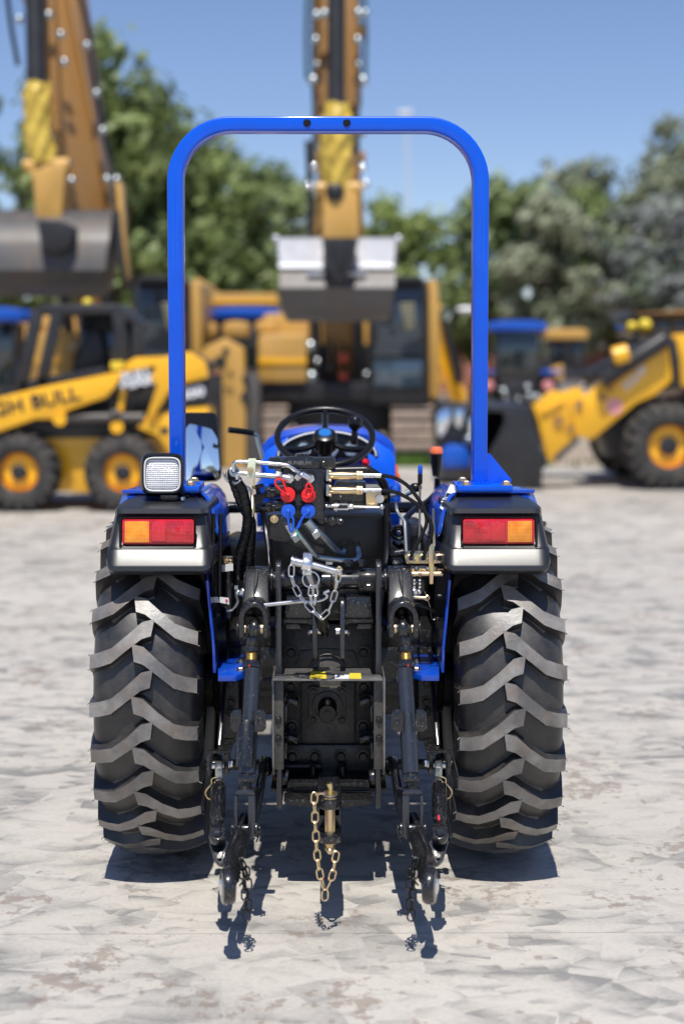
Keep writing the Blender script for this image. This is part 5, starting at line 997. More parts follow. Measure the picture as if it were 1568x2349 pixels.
wt = obj('wire_tag', MB().plate([zC(215, 490), zC(312, 500), zC(318, 572), zC(215, 550)], 5.08, .002).plate([zC(150, 490), zC(200, 490), (zC(205, 550)), zC(158, 550)], 5.085, .002), 'white', T_)
obj('tag_mark', MB().tube([pp(zC(278, 515), 5.078), pp(zC(300, 520), 5.078), pp(zC(290, 555), 5.078), pp(zC(278, 515), 5.078)], .0014, 5, False, 1), 'redmark', wt)
obj('connector', MB().box(pp(zC(395, 385), 5.1), (.012, .012, .012)).tube([pp(zC(395, 400), 5.1), pp(zC(395, 470), 5.1), pp(zC(410, 540), 5.1), pp(zC(380, 600), 5.1)], .0055, 8).tube([pp(zC(290, 640), 5.1), pp(zC(350, 630), 5.1), pp(zC(400, 560), 5.1)], .004, 8), 'ozinc', T_)
obj('wheel_hub_drum', MB().lathe([(.06, 0), (.075, .01), (.075, .06)], pp(zC(330, 900), 5.35), (-1, 0, 0), 24), 'cast', T_)
# mirror on the left
my = 6.6
mq = [(422, 953), (426, 946), (486, 946), (494, 950), (498, 960), (509, 1085), (506, 1098), (496, 1104), (440, 1107), (424, 1103)]
mr = obj('rear_view_mirror', MB().hexa([pp(q, my+.0) for q in mq], [pp(q, my+.03) for q in mq]), 'softblack', T_, bevel=.006)
gq = [(424, 956), (428, 949), (485, 949), (491, 953), (495, 961), (505, 1084), (503, 1095), (495, 1100), (441, 1103), (427, 1100)]
mg = [pp(q, my-.004) for q in gq]; cM = sum(mg, V((0, 0, 0)))/len(mg)
gb = MB(); NR = 6; ng = len(mg)
for k in range(NR+1):
    f = 1-k/NR
    for p in mg:
        q = cM+(p-cM)*max(f, .001); dx_ = q.x-cM.x; dz_ = q.z-cM.z
        gb.v.append(V((q.x, q.y-.0+(dx_*dx_+dz_*dz_)/(2*1.1)+dz_*.15-dx_*-.07-.012, q.z)))
for k in range(NR):
    for i in range(ng): gb.f.append((k*ng+i, k*ng+(i+1) % ng, (k+1)*ng+(i+1) % ng, (k+1)*ng+i))
gb.mi = [0]*len(gb.f)
obj('mirror_glass', gb, 'mirror', mr, ang=80)
obj('mirror_arm', MB().tube([pp(455, 1104, 6.63), pp(462, 1125, 6.5), pp(470, 1140, 6.3)], .009, 8), 'softblack', mr)
# ================================================================== MACHINES IN THE YARD BEHIND
z2 = lambda x, y: (.4096*x, 587.3+.4097*y)
z4 = lambda x, y: (403.7+.46817*x, 587.3+.46817*y)
zK = lambda x, y: (1101.1+.29787*x, 679+.29787*y)
def PL(name, pts, Y, dep, mt, par, bevel=.02): return obj(name, MB().plate(pts, Y, dep), mt, par, bevel=bevel)
def wheel_side(par, c, Y, rpx, wd, rimpx, mt='yellow', nl=18):        # wheel whose axle runs away from the camera (y)
    Rr = mp(rpx, Y); cc = pp(c, Y+wd/2); cc.z = max(cc.z, Rr*.985)
    t = tyre(Rr, wd, nl, Rr*.07, Rr*.10, Rr*.16, seg=48); t.v = [V((v.y, -v.x, v.z))+cc for v in t.v]
    r = rim(mp(rimpx, Y), wd*.9); w = MB(); w.add([V((v.y, -v.x, v.z))+cc for v in r.v], r.f)
    wo = obj('wheel', w, mt, par); obj('tyre', t, ['btyre', 'btyre'], wo)
    obj('hub', MB().lathe([(mp(rimpx*.36, Y), 0), (mp(rimpx*.36, Y), .08), (mp(rimpx*.2, Y), .1)], cc+V((0, -wd*.12, 0)), (0, -1, 0), 20), 'machblack', wo)
    nb = MB()
    for k in range(8): nb.lathe([(.016, 0), (.016, .03)], cc+V((math.cos(k*PI/4)*mp(rimpx*.52, Y), -wd*.06, math.sin(k*PI/4)*mp(rimpx*.52, Y))), (0, -1, 0), 6)
    obj('wheel_nuts', nb, 'zinc', wo)
    return wo
# ---- skid steer loader, side on
Y = 16.9
sk = thing('skid_steer_loader', 'yellow skid steer loader standing side on at the left with dark cab and BULL lettering', 'loader', (pp(165, 1172, Y).x, Y+.8, 0))
for yy in (Y, Y+1.35):
    wheel_side(sk, (49, 1087), yy, 94, .30, 52); wheel_side(sk, (285, 1089), yy, 92, .30, 52)
PL('chassis', [z2(-230, 1010), z2(930, 1010), z2(1165, 840), z2(1170, 1180), z2(1000, 1330), z2(800, 1340), z2(340, 1320), z2(-100, 1320)], Y+.32, 1.0, 'yellow', sk)
PL('side_guard', [z2(-230, 930), z2(230, 905), z2(820, 900), z2(820, 1020), z2(-230, 1020)], Y+.30, 1.05, 'machblack', sk)
PL('engine_cover', [z2(640, 660), z2(900, 560), z2(1050, 540), z2(1165, 600), z2(1170, 860), z2(860, 880), z2(800, 1000), z2(600, 1000)], Y+.36, .95, 'machblack', sk)
PL('rear_fender', [z2(820, 900), z2(1000, 850), z2(1168, 835), z2(1170, 1120), z2(960, 1130), z2(880, 1010), z2(760, 960)], Y+.1, .4, 'yellow', sk)
obj('light_guard', MB().plate([z2(895, 960), z2(945, 960), z2(945, 995), z2(895, 995)], Y+.09, .02), 'machblack', sk)
for yy in (Y+.02, Y+1.42):
    a = PL('lift_arm', [z2(-420, 930), z2(-60, 805), z2(250, 730), z2(640, 652), z2(880, 615), z2(860, 650), z2(640, 745), z2(590, 795), z2(370, 868), z2(362, 930), z2(330, 950), z2(290, 915), z2(200, 915), z2(0, 985), z2(-360, 1130), z2(-430, 1120)], yy, .14, 'yellow', sk)
    a2 = PL('arm_rear_link', [z2(700, 600), z2(760, 568), z2(930, 562), z2(1060, 535), z2(1150, 590), z2(1170, 680), z2(1030, 715), z2(950, 760), z2(860, 900), z2(820, 905), z2(880, 720), z2(700, 640)], yy+.003, .134, 'yellow', sk)
    if yy < Y+1:
        d1 = PL('arm_decal', [z2(690, 655), z2(872, 612), z2(815, 705), z2(628, 762)], yy-.012, .01, 'machblack', a, 0)
        up_ = (pp(z2(640, 652), yy)-pp(z2(640, 700), yy)); rt_ = pp(z2(600, 655), yy)-pp(z2(200, 735), yy)
        lettering('arm_lettering', 'TOUGH BULL', .21, pp(z2(70, 845), yy-.008), rt_, (0, 0, 1), 'machblack', a, .004, 1.15, .004)
        lettering('decal_lettering', 'BULL', .115, pp(z2(765, 668), yy-.018), rt_, (0, 0, 1), 'white', d1, .003, 1.25, .006)
        lettering('decal_lettering', 'BEAR', .115, pp(z2(765, 712), yy-.018), rt_, (0, 0, 1), 'white', d1, .003, 1.25, .006)
        PL('rear_panel', [z2(860, 880), z2(930, 740), z2(1165, 695), z2(1168, 820), z2(1050, 835), z2(1000, 850)], yy+.06, .03, 'machblack', sk, .005)
        lettering('panel_lettering', '350', .15, pp(z2(1080, 765), yy+.055), rt_, (0, 0, 1), 'white', sk, .003, 1.1, .008)
        obj('lift_cylinder', MB().cyl(pp(z2(370, 905), yy+.1), pp(z2(810, 905), yy+.1), .055).ball(pp(z2(645, 885), yy+.02), .06), 'grey', a)
        obj('strut', MB().bar(pp(z2(695, 740), yy+.1), pp(z2(675, 870), yy+.1), .06, .10, (0, 1, 0)), 'yellow', a)
        obj('pivots', MB().cyl(pp(z2(335, 915), yy-.02), pp(z2(335, 915), yy+.2), .07).cyl(pp(z2(655, 958), yy+.2), pp(z2(655, 958), yy), .07), 'yellow', a)
PL('arm_cross_member', [z2(1000, 560), z2(1060, 545), z2(1070, 640), z2(1000, 640)], Y+.16, 1.25, 'yellow', sk)
# cab
cb = PL('cab_roof', [z2(215, 290), z2(240, 268), z2(650, 268), z2(800, 385), z2(770, 400), z2(650, 325), z2(215, 330)], Y+.25, 1.05, 'machblack', sk)
for yy in (Y+.25, Y+1.22):
    b = MB()
    for A_, B_ in (((215, 300), (115, 760)), ((325, 310), (235, 720)), ((780, 390), (760, 640)), ((120, 735), (600, 650)), ((660, 300), (700, 620))):
        b.bar(pp(z2(*A_), yy+.04), pp(z2(*B_), yy+.04), .13, .08, (0, 1, 0))
    obj('cab_frame', b, 'machblack', cb, bevel=.01)
b = MB()
for k in range(16):
    y0 = 430+k*17; b.box(pp(z2(365-(y0-430)*.18, y0), Y+1.25), (.34-abs(k-7)*.004, .02, .021))
    b.box(pp(z2(225-(y0-430)*.2, y0), Y+1.25), (.16, .02, .021))
obj('ladder_grille', b, 'ochre', cb)
PL('rear_cab_panel', [z2(450, 330), z2(700, 330), z2(770, 400), z2(760, 640), z2(560, 680), z2(440, 690)], Y+.9, .05, 'glassy', cb)
obj('seat', MB().plate([z2(480, 420), z2(560, 400), z2(600, 620), z2(450, 700), z2(380, 700)], Y+.6, .4), 'machblack', cb, bevel=.04)
b = MB().box(pp(z2(660, 612), Y+.2), (.14, .1, .09)).ball(pp(z2(490, 262), Y+.6), .055); obj('beacon', b, 'yellowst', cb)
bk = MB().plate([z2(-420, 1000), z2(-700, 1180), z2(-760, 1400), z2(-480, 1420), z2(-400, 1250)], Y-.1, 1.8); obj('bucket', bk, 'machblack', sk, bevel=.02)
# ---- yellow attachment post
Y = 23.1
po = thing('breaker_attachment', 'yellow upright steel attachment with peaked top standing between two dark rubber strips behind the mirror', 'attachment', (pp(520, 1070, Y).x, Y, 0))
zb_ = 0
PL('frame_plate', [z4(115, 490), z4(150, 440), z4(240, 400), z4(330, 450), z4(340, 700), z4(342, 1040), z4(232, 1040), z4(225, 575), z4(150, 560)], Y, .5, 'ochre', po)
PL('side_strip', [z4(345, 575), z4(395, 580), z4(412, 620), z4(415, 1040), z4(345, 1040)], Y+.05, .45, 'grey', po)
PL('side_strip', [z4(165, 580), z4(228, 580), z4(228, 1040), z4(165, 1040)], Y+.03, .45, 'machblack', po)
b = MB()
for x, y, r in ((243, 465, .05), (268, 575, .03), (338, 690, .07), (340, 600, .05), (215, 520, .09)): b.cyl(pp(z4(x, y), Y-.03), pp(z4(x, y), Y+.1), r)
obj('pins', b, 'machblack', po); lettering('plate_lettering', '73', .16, pp(z4(258, 665), Y-.006), (1, 0, 0), (0, 0, 1), 'machblack', po, .003)
# ---- excavators
def bucket(par, rows, mt2, dk=None):
    """rows: (y px, Y, x left px, x right px); back of a curled bucket, closed behind"""
    b = MB(); n = len(rows)
    for (y, Y_, xa, xb) in rows: b.v += [pp(xa, y, Y_), pp(xb, y, Y_)]
    for (y, Y_, xa, xb) in reversed(rows): q = pp(xa, y, Y_), pp(xb, y, Y_); b.v += [q[0]+V((.03, .10, 0)), q[1]+V((-.03, .10, 0))]
    m_ = len(b.v)//2
    for i in range(m_): j = (i+1) % m_; b.f.append((2*i, 2*i+1, 2*j+1, 2*j)); b.mi.append(1 if (dk and i < dk) else 0)
    bo = obj('bucket', b, mt2, par, bevel=.0)
    for k in (0, 1):
        q = [b.v[2*i+k] for i in range(n)]; back = V((0, .75, 0)); c1 = q[0]+V((0, .9, -.05)); c2 = q[-1]+V((0, .9, .12)); s_ = .03 if k == 0 else -.03
        sd = MB().prism(q+[c2, c1], (s_, 0, 0)); obj('bucket_side', sd, mt2[0], bo)
    return bo
def excavator(label, cx, dx, ax, side_view):
    """cx: px of the body's middle; dx shifts of the body; ax: arm px data"""
    Yb = 25.0
    ex = thing('excavator', label, 'excavator', (pp(cx, 1060, Yb).x, Yb+1.5, 0), 'excavators with raised arms')
    Pq = lambda pts: [(x+cx-797, y) for x, y in pts]
    for xa, xb in ((603, 660), (897, 995)):
        Yt_ = 24.0; xs_ = [x+cx-797 for x in (xa, xb)]; xl = pp(xs_[0], 1000, Yt_).x; xr = pp(xs_[1], 1000, Yt_).x
        t = MB(); yl = [(Yt_, .12), (Yt_+.15, 0), (Yt_+3.6, 0), (Yt_+3.9, .25), (Yt_+3.9, .65), (Yt_+3.6, .85), (Yt_+.2, .85), (Yt_, .7)]
        t.prism([V((xl+.02, a, z+.02)) for a, z in yl], (xr-xl-.04, 0, 0)); tk = obj('track', t, 'machblack', ex, bevel=.03)
        sh = MB()
        for k in range(5): sh.box(((xl+xr)/2, Yt_-.02+(.06 if k in (0, 4) else 0), .12+k*.155), (xr-xl, .07, .125))
        for k in range(22): sh.box(((xl+xr)/2, Yt_+.2+k*.165, .87), (xr-xl, .13, .05))
        obj('track_shoes', sh, 'rail', tk, bevel=.01)
    obj('undercarriage', MB().plate(Pq([(655, 900), (900, 900), (940, 940), (900, 985), (850, 1000), (700, 1000), (660, 960)]), 24.6, 2.4), 'machblack', ex, bevel=.03)
    obj('slewing_deck', MB().plate(Pq([(588, 876), (1010, 876), (1000, 925), (590, 918)]), 24.4, 3.2), 'machblack', ex, bevel=.03)
    en = obj('side_housing', MB().plate(Pq([(590, 775), (600, 765), (700, 765), (704, 775), (704, 878), (590, 878)]), 24.3, 2.9), 'ochre', ex, bevel=.05)
    obj('housing_band', MB().plate(Pq([(592, 823), (703, 823), (703, 836), (592, 836)]), 24.27, .03), 'yellow', en, bevel=.005)
    obj('deck_boxes', MB().plate(Pq([(510, 740), (540, 735), (572, 740), (572, 776), (510, 776)]), 25.5, .6), 'ochre', ex, bevel=.06)
    obj('deck_filters', MB().plate(Pq([(455, 742), (497, 740), (497, 776), (455, 776)]), 25.8, .6).plate(Pq([(585, 735), (635, 738), (635, 768), (585, 768)]), 25.2, .6), 'ochre', ex, bevel=.06)
    obj('rear_counterweight', MB().plate(Pq([(600, 720), (1000, 700), (1000, 880), (600, 880)]), 27.3, .8), 'ochre', ex, bevel=.1)
    cbx = Pq([(850, 650), (870, 636), (970, 640), (980, 660), (982, 928), (848, 928)])
    cb_ = obj('cab', MB().plate(cbx, 24.1, 1.7), 'machblack', ex, bevel=.04)
    obj('windscreen', MB().plate(Pq([(862, 668), (965, 668), (968, 815), (858, 815)]), 24.07, .03), 'bglass', cb_, bevel=.005)
    obj('lower_window', MB().plate(Pq([(858, 826), (968, 826), (968, 888), (858, 888)]), 24.07, .03), 'bglass', cb_, bevel=.005)
    g_ = MB()
    for k in range(12): y_ = 678+k*11.5; g_.bar(pp(856+cx-797, y_, 24.04), pp(970+cx-797, y_, 24.04), .015, .018)
    obj('guard_bars', g_, 'machblack', cb_)
    obj('cab_visor', MB().plate(Pq([(862, 632), (968, 634), (972, 648), (860, 646)]), 23.9, .4), 'machblack', cb_, bevel=.02)
    obj('seat', MB().plate(Pq([(915, 695), (950, 692), (952, 755), (930, 757)]), 24.05, .015), mat('pale_seat_cover', (.5, .47, .3), .7), cb_, bevel=.01)
    obj('cab_pillar', MB().plate(Pq([(982, 645), (990, 640), (1004, 648), (1008, 700), (1008, 910), (984, 915)]), 24.3, 2.6), 'ochre', ex, bevel=.04)
    obj('hydraulic_swivel', MB().plate(Pq([(705, 790), (850, 790), (848, 915), (705, 915)]), 24.9, .8), 'machblack', ex, bevel=.05)
    b = MB()
    for x, y, r in ((652+60, 795, .10), (715, 865, .10), (728, 830, .07), (752, 842, .05), (800, 905, .08), (715, 900, .08), (840, 860, .06), (836, 905, .08)): b.ball(pp(x+cx-797, y, 24.5), r, 12)
    obj('hose_fittings', b, 'ozinc', ex)
    b = MB()
    for x in (728, 745, 762, 790, 815): b.tube([pp(x+cx-797, 790, 24.6), pp(x+4+cx-797, 840, 24.45), pp(x-3+cx-797, 900, 24.6)], .03, 8)
    obj('boom_hoses', b, 'hose', ex)
    obj('gear_reds', MB().ball(pp(787+cx-797, 820, 24.4), .09).ball(pp(787+cx-797, 862, 24.4), .08), mat('dull_red', (.5, .08, .04), .5), ex)
    # boom: from the deck up and forward, out of the top of the picture
    f0 = pp(775+cx-797, 870, 25.2); kn = V((ax['top'][0], 24.3, 5.8)); tp = V((ax['top'][0], 20.9, 7.3))
    for A_, B_, w_ in ((f0, kn, .62), (kn, tp, .55)):
        bb_ = MB().bar(A_, B_, .42, w_, (1, 0, 0)) if False else MB().hexa(*[[p+V((sx*.22, 0, 0))+off for sx, off in ((-1, V((0, -w_/2, w_/2*.3))), (1, V((0, -w_/2, w_/2*.3))), (1, V((0, w_/2, -w_/2*.3))), (-1, V((0, w_/2, -w_/2*.3))))] for p in (A_, B_)])
        obj('boom', bb_, 'brown', ex, bevel=.04)
    for sx in (-.33, .33): obj('boom_cylinder', MB().cyl(f0+V((sx, -.3, -.3)), f0.lerp(kn, .45)+V((sx, -.4, 0)), .10).cyl(f0.lerp(kn, .45)+V((sx, -.4, 0)), f0.lerp(kn, .8)+V((sx, -.3, 0)), .055), 'machblack', ex)
    return ex
exc = excavator('yellow excavator facing the camera behind the steering wheel with its arm raised and bucket hanging', 797, 0, {'top': (0., 0)}, False)
Y = 19.6
arm = MB().hexa([pp(q, Yq) for q, Yq in (((726, 545), 19.95), ((832, 545), 19.95), ((808, -260), 20.9), ((742, -260), 20.9))], [pp(q, Yq)+V((0, .5, 0)) for q, Yq in (((726, 545), 19.95), ((832, 545), 19.95), ((808, -260), 20.9), ((742, -260), 20.9))])
a_ = obj('dipper_arm', arm, 'brown', exc, bevel=.03)
obj('arm_plate', MB().hexa([pp(q, Yq) for q, Yq in (((729, 240), 19.9), ((830, 240), 19.9), ((824, 0), 20.1), ((800, -260), 20.4), ((748, -260), 20.4), ((738, 0), 20.1))], [pp(q, Yq)+V((0, .3, 0)) for q, Yq in (((729, 240), 19.9), ((830, 240), 19.9), ((824, 0), 20.1), ((800, -260), 20.4), ((748, -260), 20.4), ((738, 0), 20.1))]), 'brown', a_, bevel=.02)
obj('bucket_cylinder', MB().cyl(pp(770, 250, 19.65), pp(771, -200, 20.0), .105, .105).cyl(pp(770, 340, 19.6), pp(770, 250, 19.65), .06), 'machblack', exc)
def wrapped(pts, Y, r0):
    rr = random.Random(5); b = MB(); n = 26; rows = 22
    for i in range(rows):
        t = i/(rows-1); k = t*(len(pts)-1); j = min(int(k), len(pts)-2); c = V((*pts[j],)).lerp(V((*pts[j+1],)), k-j)
        p = pp((c.x, c.y), Y)
        for q in range(n):
            a = 2*PI*q/n; w_ = r0*(c.z/30)*(1+.16*math.sin(5*a+9*t*2)+.10*math.sin(9*a-23*t)+rr.uniform(-.04, .04))
            b.v.append(p+V((math.cos(a)*w_, math.sin(a)*w_*.8, rr.uniform(-.02, .02))))
    for i in range(rows-1):
        for q in range(n): b.f.append((i*n+q, i*n+(q+1) % n, (i+1)*n+(q+1) % n, (i+1)*n+q))
    b.f += [tuple(range(n)), tuple(range((rows-1)*n, rows*n))]; b.mi = [0]*len(b.f); return b
obj('plastic_wrap', wrapped([(771, 238, 22), (771, 290, 32), (768, 340, 31), (770, 390, 30), (772, 440, 26)], 19.6, .175), 'cloth', exc, ang=60)
lk_ = obj('bucket_link', MB().plate([(741, 440), (760, 432), (800, 432), (822, 445), (822, 560), (815, 572), (745, 572), (738, 560)], 19.5, .25), 'ochre', exc, bevel=.03)
obj('link_pin', MB().cyl(pp(724, 432, 19.6), pp(830, 432, 19.6), .085).cyl(pp(730, 470, 19.65), pp(822, 470, 19.65), .05), 'ochre', lk_)
obj('link_boss', MB().ball(pp(768, 440, 19.5), .12, 14, (1, .6, 1)), 'machblack', lk_)
obj('side_links', MB().bar(pp(731, 440, 19.7), pp(724, 545, 19.8), .05, .12, (0, 1, 0)).bar(pp(826, 440, 19.7), pp(832, 545, 19.8), .05, .12, (0, 1, 0)), 'ochre', lk_, bevel=.01)
b = MB()
for x, y, r in ((718, 185, .07), (832, 185, .07), (726, 35, .06), (744, 32, .06), (822, 30, .06), (838, 30, .05), (724, 92, .055), (820, 92, .055), (727, 148, .04), (822, 148, .04), (755, 578, .05), (790, 578, .05)): b.ball(pp(x, y, 19.75), r, 12)
obj('hose_clamps', b, 'ozinc', exc)
b = MB()
for x, y in ((720, 384), (831, 384), (709, 426), (838, 424)): b.ball(pp(x, y, 19.5), .055, 12)
obj('pin_caps', b, 'chrome', exc)
b = MB()
for x, y in ((728, 300), (829, 300), (729, 360), (829, 360), (728, 70), (828, 70), (730, 120)): b.box(pp(x, y, 19.85), (.10, .1, .13))
obj('hose_brackets', b, 'brown', exc, bevel=.02)
b = MB()
for s in (-1, 1):
    b.tube([pp(770+s*62, -120, 20.2), pp(770+s*68, 60, 19.9), pp(770+s*67, 180, 19.8)], .028, 8)
    b.tube([pp(770+s*52, -120, 20.2), pp(770+s*54, 60, 19.9), pp(770+s*52, 200, 19.8), pp(770+s*50, 380, 19.8)], .02, 8)
obj('arm_hoses', b, mat('blue_grey_hose', (.05, .09, .12), .4), exc)
bk = bucket(exc, [(545, 19.62, 633, 915), (552, 19.50, 635, 913), (600, 19.28, 640, 908), (604, 19.22, 638, 908), (614, 19.20, 638, 908), (618, 19.24, 640, 907), (660, 19.12, 640, 906), (700, 19.2, 645, 902), (728, 19.42, 652, 895), (738, 19.75, 660, 888)], ['grey', 'brightsteel'], 5)
obj('recess_shade_plate', MB().plate([(742, 545), (808, 545), (806, 600), (788, 650), (764, 650), (744, 600)], 19.1, .2), 'machblack', bk, bevel=.01)  # black plate added to stand for the shaded gap between the ears
obj('bucket_ears', MB().plate([(738, 545), (752, 545), (766, 600), (782, 640), (768, 642), (745, 605)], 19.0, .3).plate([(806, 545), (822, 545), (812, 605), (790, 642), (778, 640), (796, 600)], 19.0, .3), 'machblack', bk, bevel=.01)
obj('wear_strips', MB().plate([(703, 624), (742, 624), (744, 632), (703, 632)], 19.14, .05).plate([(797, 624), (840, 624), (840, 632), (796, 632)], 19.14, .05), 'brightsteel', bk, bevel=.005)
obj('bucket_corners', MB().ball(pp(633, 548, 19.5), .05).ball(pp(913, 548, 19.5), .05), 'brightsteel', bk)
# left excavator
exl = excavator('yellow excavator whose big dark bucket hangs above the skid steer cab', 252, 0, {'top': (txy(60, 21), 0)}, True)
arm = MB().hexa([pp(q, Yq) for q, Yq in (((166, 485), 20.0), ((242, 490), 20.2), ((142, -250), 20.9), ((98, -250), 20.7))], [pp(q, Yq)+V((.10, .5, 0)) for q, Yq in (((166, 485), 20.0), ((242, 490), 20.2), ((142, -250), 20.9), ((98, -250), 20.7))])
al = obj('dipper_arm', arm, 'brown', exl, bevel=.03)
obj('arm_flange', MB().hexa([pp(q, Yq) for q, Yq in (((118, 300), 19.9), ((140, 300), 19.9), ((112, -200), 20.4), ((70, -200), 20.3))], [pp(q, Yq)+V((0, .4, 0)) for q, Yq in (((118, 300), 19.9), ((140, 300), 19.9), ((112, -200), 20.4), ((70, -200), 20.3))]), 'brown', al, bevel=.02)
obj('arm_side_rail', MB().bar(pp(255, 490, 20.3), pp(152, -60, 20.6), .05, .16, (0, 1, 0)), 'brown', al, bevel=.01)
obj('bucket_cylinder', MB().cyl(pp(84, 200, 19.65), pp(76, -200, 20.0), .12, .115), 'machblack', exl)
obj('plastic_wrap', wrapped([(86, 190, 26), (84, 230, 30), (84, 290, 28), (92, 340, 32), (100, 374, 30)], 19.6, .155), 'cloth', exl, ang=60)
lk_ = obj('bucket_link', MB().plate([(60, 372), (88, 388), (120, 372), (155, 375), (150, 395), (142, 500), (138, 512), (88, 512), (82, 500), (74, 410)], 19.5, .25), 'ochre', exl, bevel=.03)
obj('link_pin', MB().cyl(pp(56, 382, 19.6), pp(160, 378, 19.6), .09), 'ochre', lk_)
b = MB()
for x, y in ((236, 300), (268, 412), (246, 412), (165, 415), (158, 375), (200, 105), (148, 143), (222, 215), (112, 35), (140, 80), (45, 45), (100, 525), (140, 525)): b.ball(pp(x, y, 19.9), .055, 12)
obj('hose_clamps', b, 'ozinc', exl)
b = MB().tube([pp(14, -40, 20), pp(26, 60, 20), pp(42, 150, 20)], .03, 8).tube([pp(180, -30, 20.3), pp(202, 60, 20.2), pp(215, 160, 20.2), pp(238, 300, 20.1), pp(262, 400, 20)], .03, 8)
obj('arm_hoses', b, 'hose', exl)
bl = bucket(exl, [(482, 19.7, -75, 262), (488, 19.55, -75, 258), (540, 19.3, -75, 252), (560, 19.24, -75, 250), (620, 19.18, -75, 245), (655, 19.3, -75, 242), (672, 19.6, -75, 240), (680, 19.8, -75, 238)], ['grey', 'brightsteel'], 0)
obj('bucket_end_plate', MB().prism([pp(q, Yq) for q, Yq in (((262, 488), 19.5), ((268, 600), 19.4), ((290, 668), 19.8), ((300, 640), 20.3), ((288, 560), 20.3), ((278, 480), 20.2))], (.03, .0, 0)), 'machblack', bl, bevel=.005)
obj('bucket_strap', MB().bar(pp(275, 420, 20.0), pp(292, 640, 20.0), .07, .3, (0, 1, 0)), 'ochre', bl, bevel=.01)
obj('bucket_ears', MB().plate([(85, 505), (140, 505), (172, 520), (160, 570), (125, 580), (95, 570)], 19.05, .3), 'machblack', bl, bevel=.02)
# ---- parts of other machines farther off
Y = 31
m1 = thing('dump_truck', 'yellow dump body seen between the blue roll bar and the central bucket', 'dump truck', (pp(550, 1000, Y).x, Y+2, 0))
PL('dump_body', [(472, 672), (636, 672), (636, 712), (474, 714)], Y, 3.5, 'ochre', m1, .03); PL('body_ridge', [(474, 690), (636, 690), (636, 697), (474, 697)], Y-.06, .07, 'yellow', m1, .01)
PL('headboard', [(444, 640), (458, 638), (492, 676), (486, 706), (450, 700)], Y, 3.4, 'ochre', m1, .03)
PL('underframe', [(450, 715), (640, 715), (640, 900), (450, 900)], Y+.4, 2.6, 'machblack', m1, .05)
for xx in (480, 610):
    c_ = pp(xx, 990, Y+.2); c_.z = .5; obj('wheel', MB().lathe([(.42, 0), (.5, .05), (.5, .3), (.42, .35)], c_+V((0, -.2, 0)), (0, 1, 0), 24), 'btyre', m1)
def canopy_tractor(label, x0, x1, ytop, Y, par=None):
    t = thing('cab_tractor', label, 'tractor', (pp((x0+x1)/2, 900, Y).x, Y+1.2, 0), 'blue roofed tractors'); w = x1-x0; cxm = (x0+x1)/2
    k = Y/FPX*1.0; m = lambda v: v/k      # metres to pixels at Y
    PL('canopy', [(x0, ytop+m(.12)), (x0+w*.06, ytop+m(.03)), (x0+w*.3, ytop), (x1-w*.3, ytop), (x1-w*.06, ytop+m(.03)), (x1, ytop+m(.12)), (x1-w*.03, ytop+m(.2)), (x0+w*.03, ytop+m(.2))], Y, 1.5, 'bluecanopy', t, .03)
    zt = pp(cxm, ytop+m(.2), Y).z; X0 = pp(x0+w*.12, 900, Y).x; X1 = pp(x1-w*.12, 900, Y).x; xm = (X0+X1)/2
    b = MB()
    for xx in (X0, X1):
        for yy in (Y+.1, Y+1.3): b.bar((xx, yy, zt), (xx, yy, zt-.9), .06, .06)
    b.bar((X0, Y+.1, zt-.88), (X1, Y+.1, zt-.88), .06, .06); obj('cab_bars', b, 'machblack', t)
    obj('windows', MB().bx(X0+.04, X1-.04, Y+.12, Y+1.28, zt-.85, zt-.02), 'glassy', t, bevel=.02)
    obj('body', MB().bx(xm-.35, xm+.35, Y+.0, Y+3, .5, zt-.9).bx(X0, X1, Y+.2, Y+1.2, .75, zt-.9), 'machblack', t, bevel=.05)
    for s in (-1, 1):
        obj('wheel', MB().lathe([(.5, 0), (.62, .05), (.64, .2), (.62, .35), (.5, .4)], (xm+s*.62-.2, Y+.6, .64), (1, 0, 0), 28), 'btyre', t)
        obj('tail_lamp', MB().ball((xm+s*.55, Y-.02, zt-1.0), .11, 12, (1, .4, 1)), 'pink', t)
        obj('fender', MB().bx(xm+s*.62-.2, xm+s*.62+.2, Y+.05, Y+1.1, 1.3, 1.36), 'bluecanopy', t, bevel=.02)
    b = MB(); r_ = random.Random(int(x0))
    for i in range(9): b.ball((xm+r_.uniform(-.5, .5), Y-.05, r_.uniform(.7, zt-1.0)), r_.uniform(.03, .09), 10)
    obj('fittings', b, 'ozinc', t)
    return t
canopy_tractor('blue roofed tractor with pale round lamps standing in front of the brick wall', 1118, 1256, 735, 29)
canopy_tractor('blue roofed cab tractor cut off by the left picture edge', -90, 52, 704, 21.5)
canopy_tractor('blue roofed tractor mostly hidden behind the yellow attachment and dump body', 482, 645, 704, 28)
Y = 34
m2 = thing('roller', 'dark machine with flat yellow roof right of the blue roofed tractor', 'road roller', (pp(1297, 900, Y).x, Y+1, 0))
PL('roof', [(1250, 760), (1256, 754), (1342, 754), (1348, 762), (1346, 778), (1252, 778)], Y, 1.6, 'ochre', m2)
b = MB()
for x in (1262, 1300, 1336):
    for yy in (Y+.1, Y+1.4): b.bar(pp(x, 775, yy), pp(x, 880, yy), .12, .1)
obj('posts', b, 'machblack', m2); PL('cab_glass', [(1264, 780), (1334, 780), (1334, 850), (1264, 850)], Y+.7, .04, 'glassy', m2)
PL('body', [(1255, 850), (1275, 838), (1330, 850), (1345, 900), (1345, 985), (1255, 985)], Y, 2.5, 'machblack', m2); PL('bonnet', [(1262, 845), (1290, 835), (1292, 880), (1262, 880)], Y-.1, .6, 'ochre', m2)
c_ = pp(1300, 960, Y); c_.z = .55; obj('drum', MB().lathe([(.55, -.7), (.55, .7)], c_, (1, 0, 0), 32), 'grey', m2)
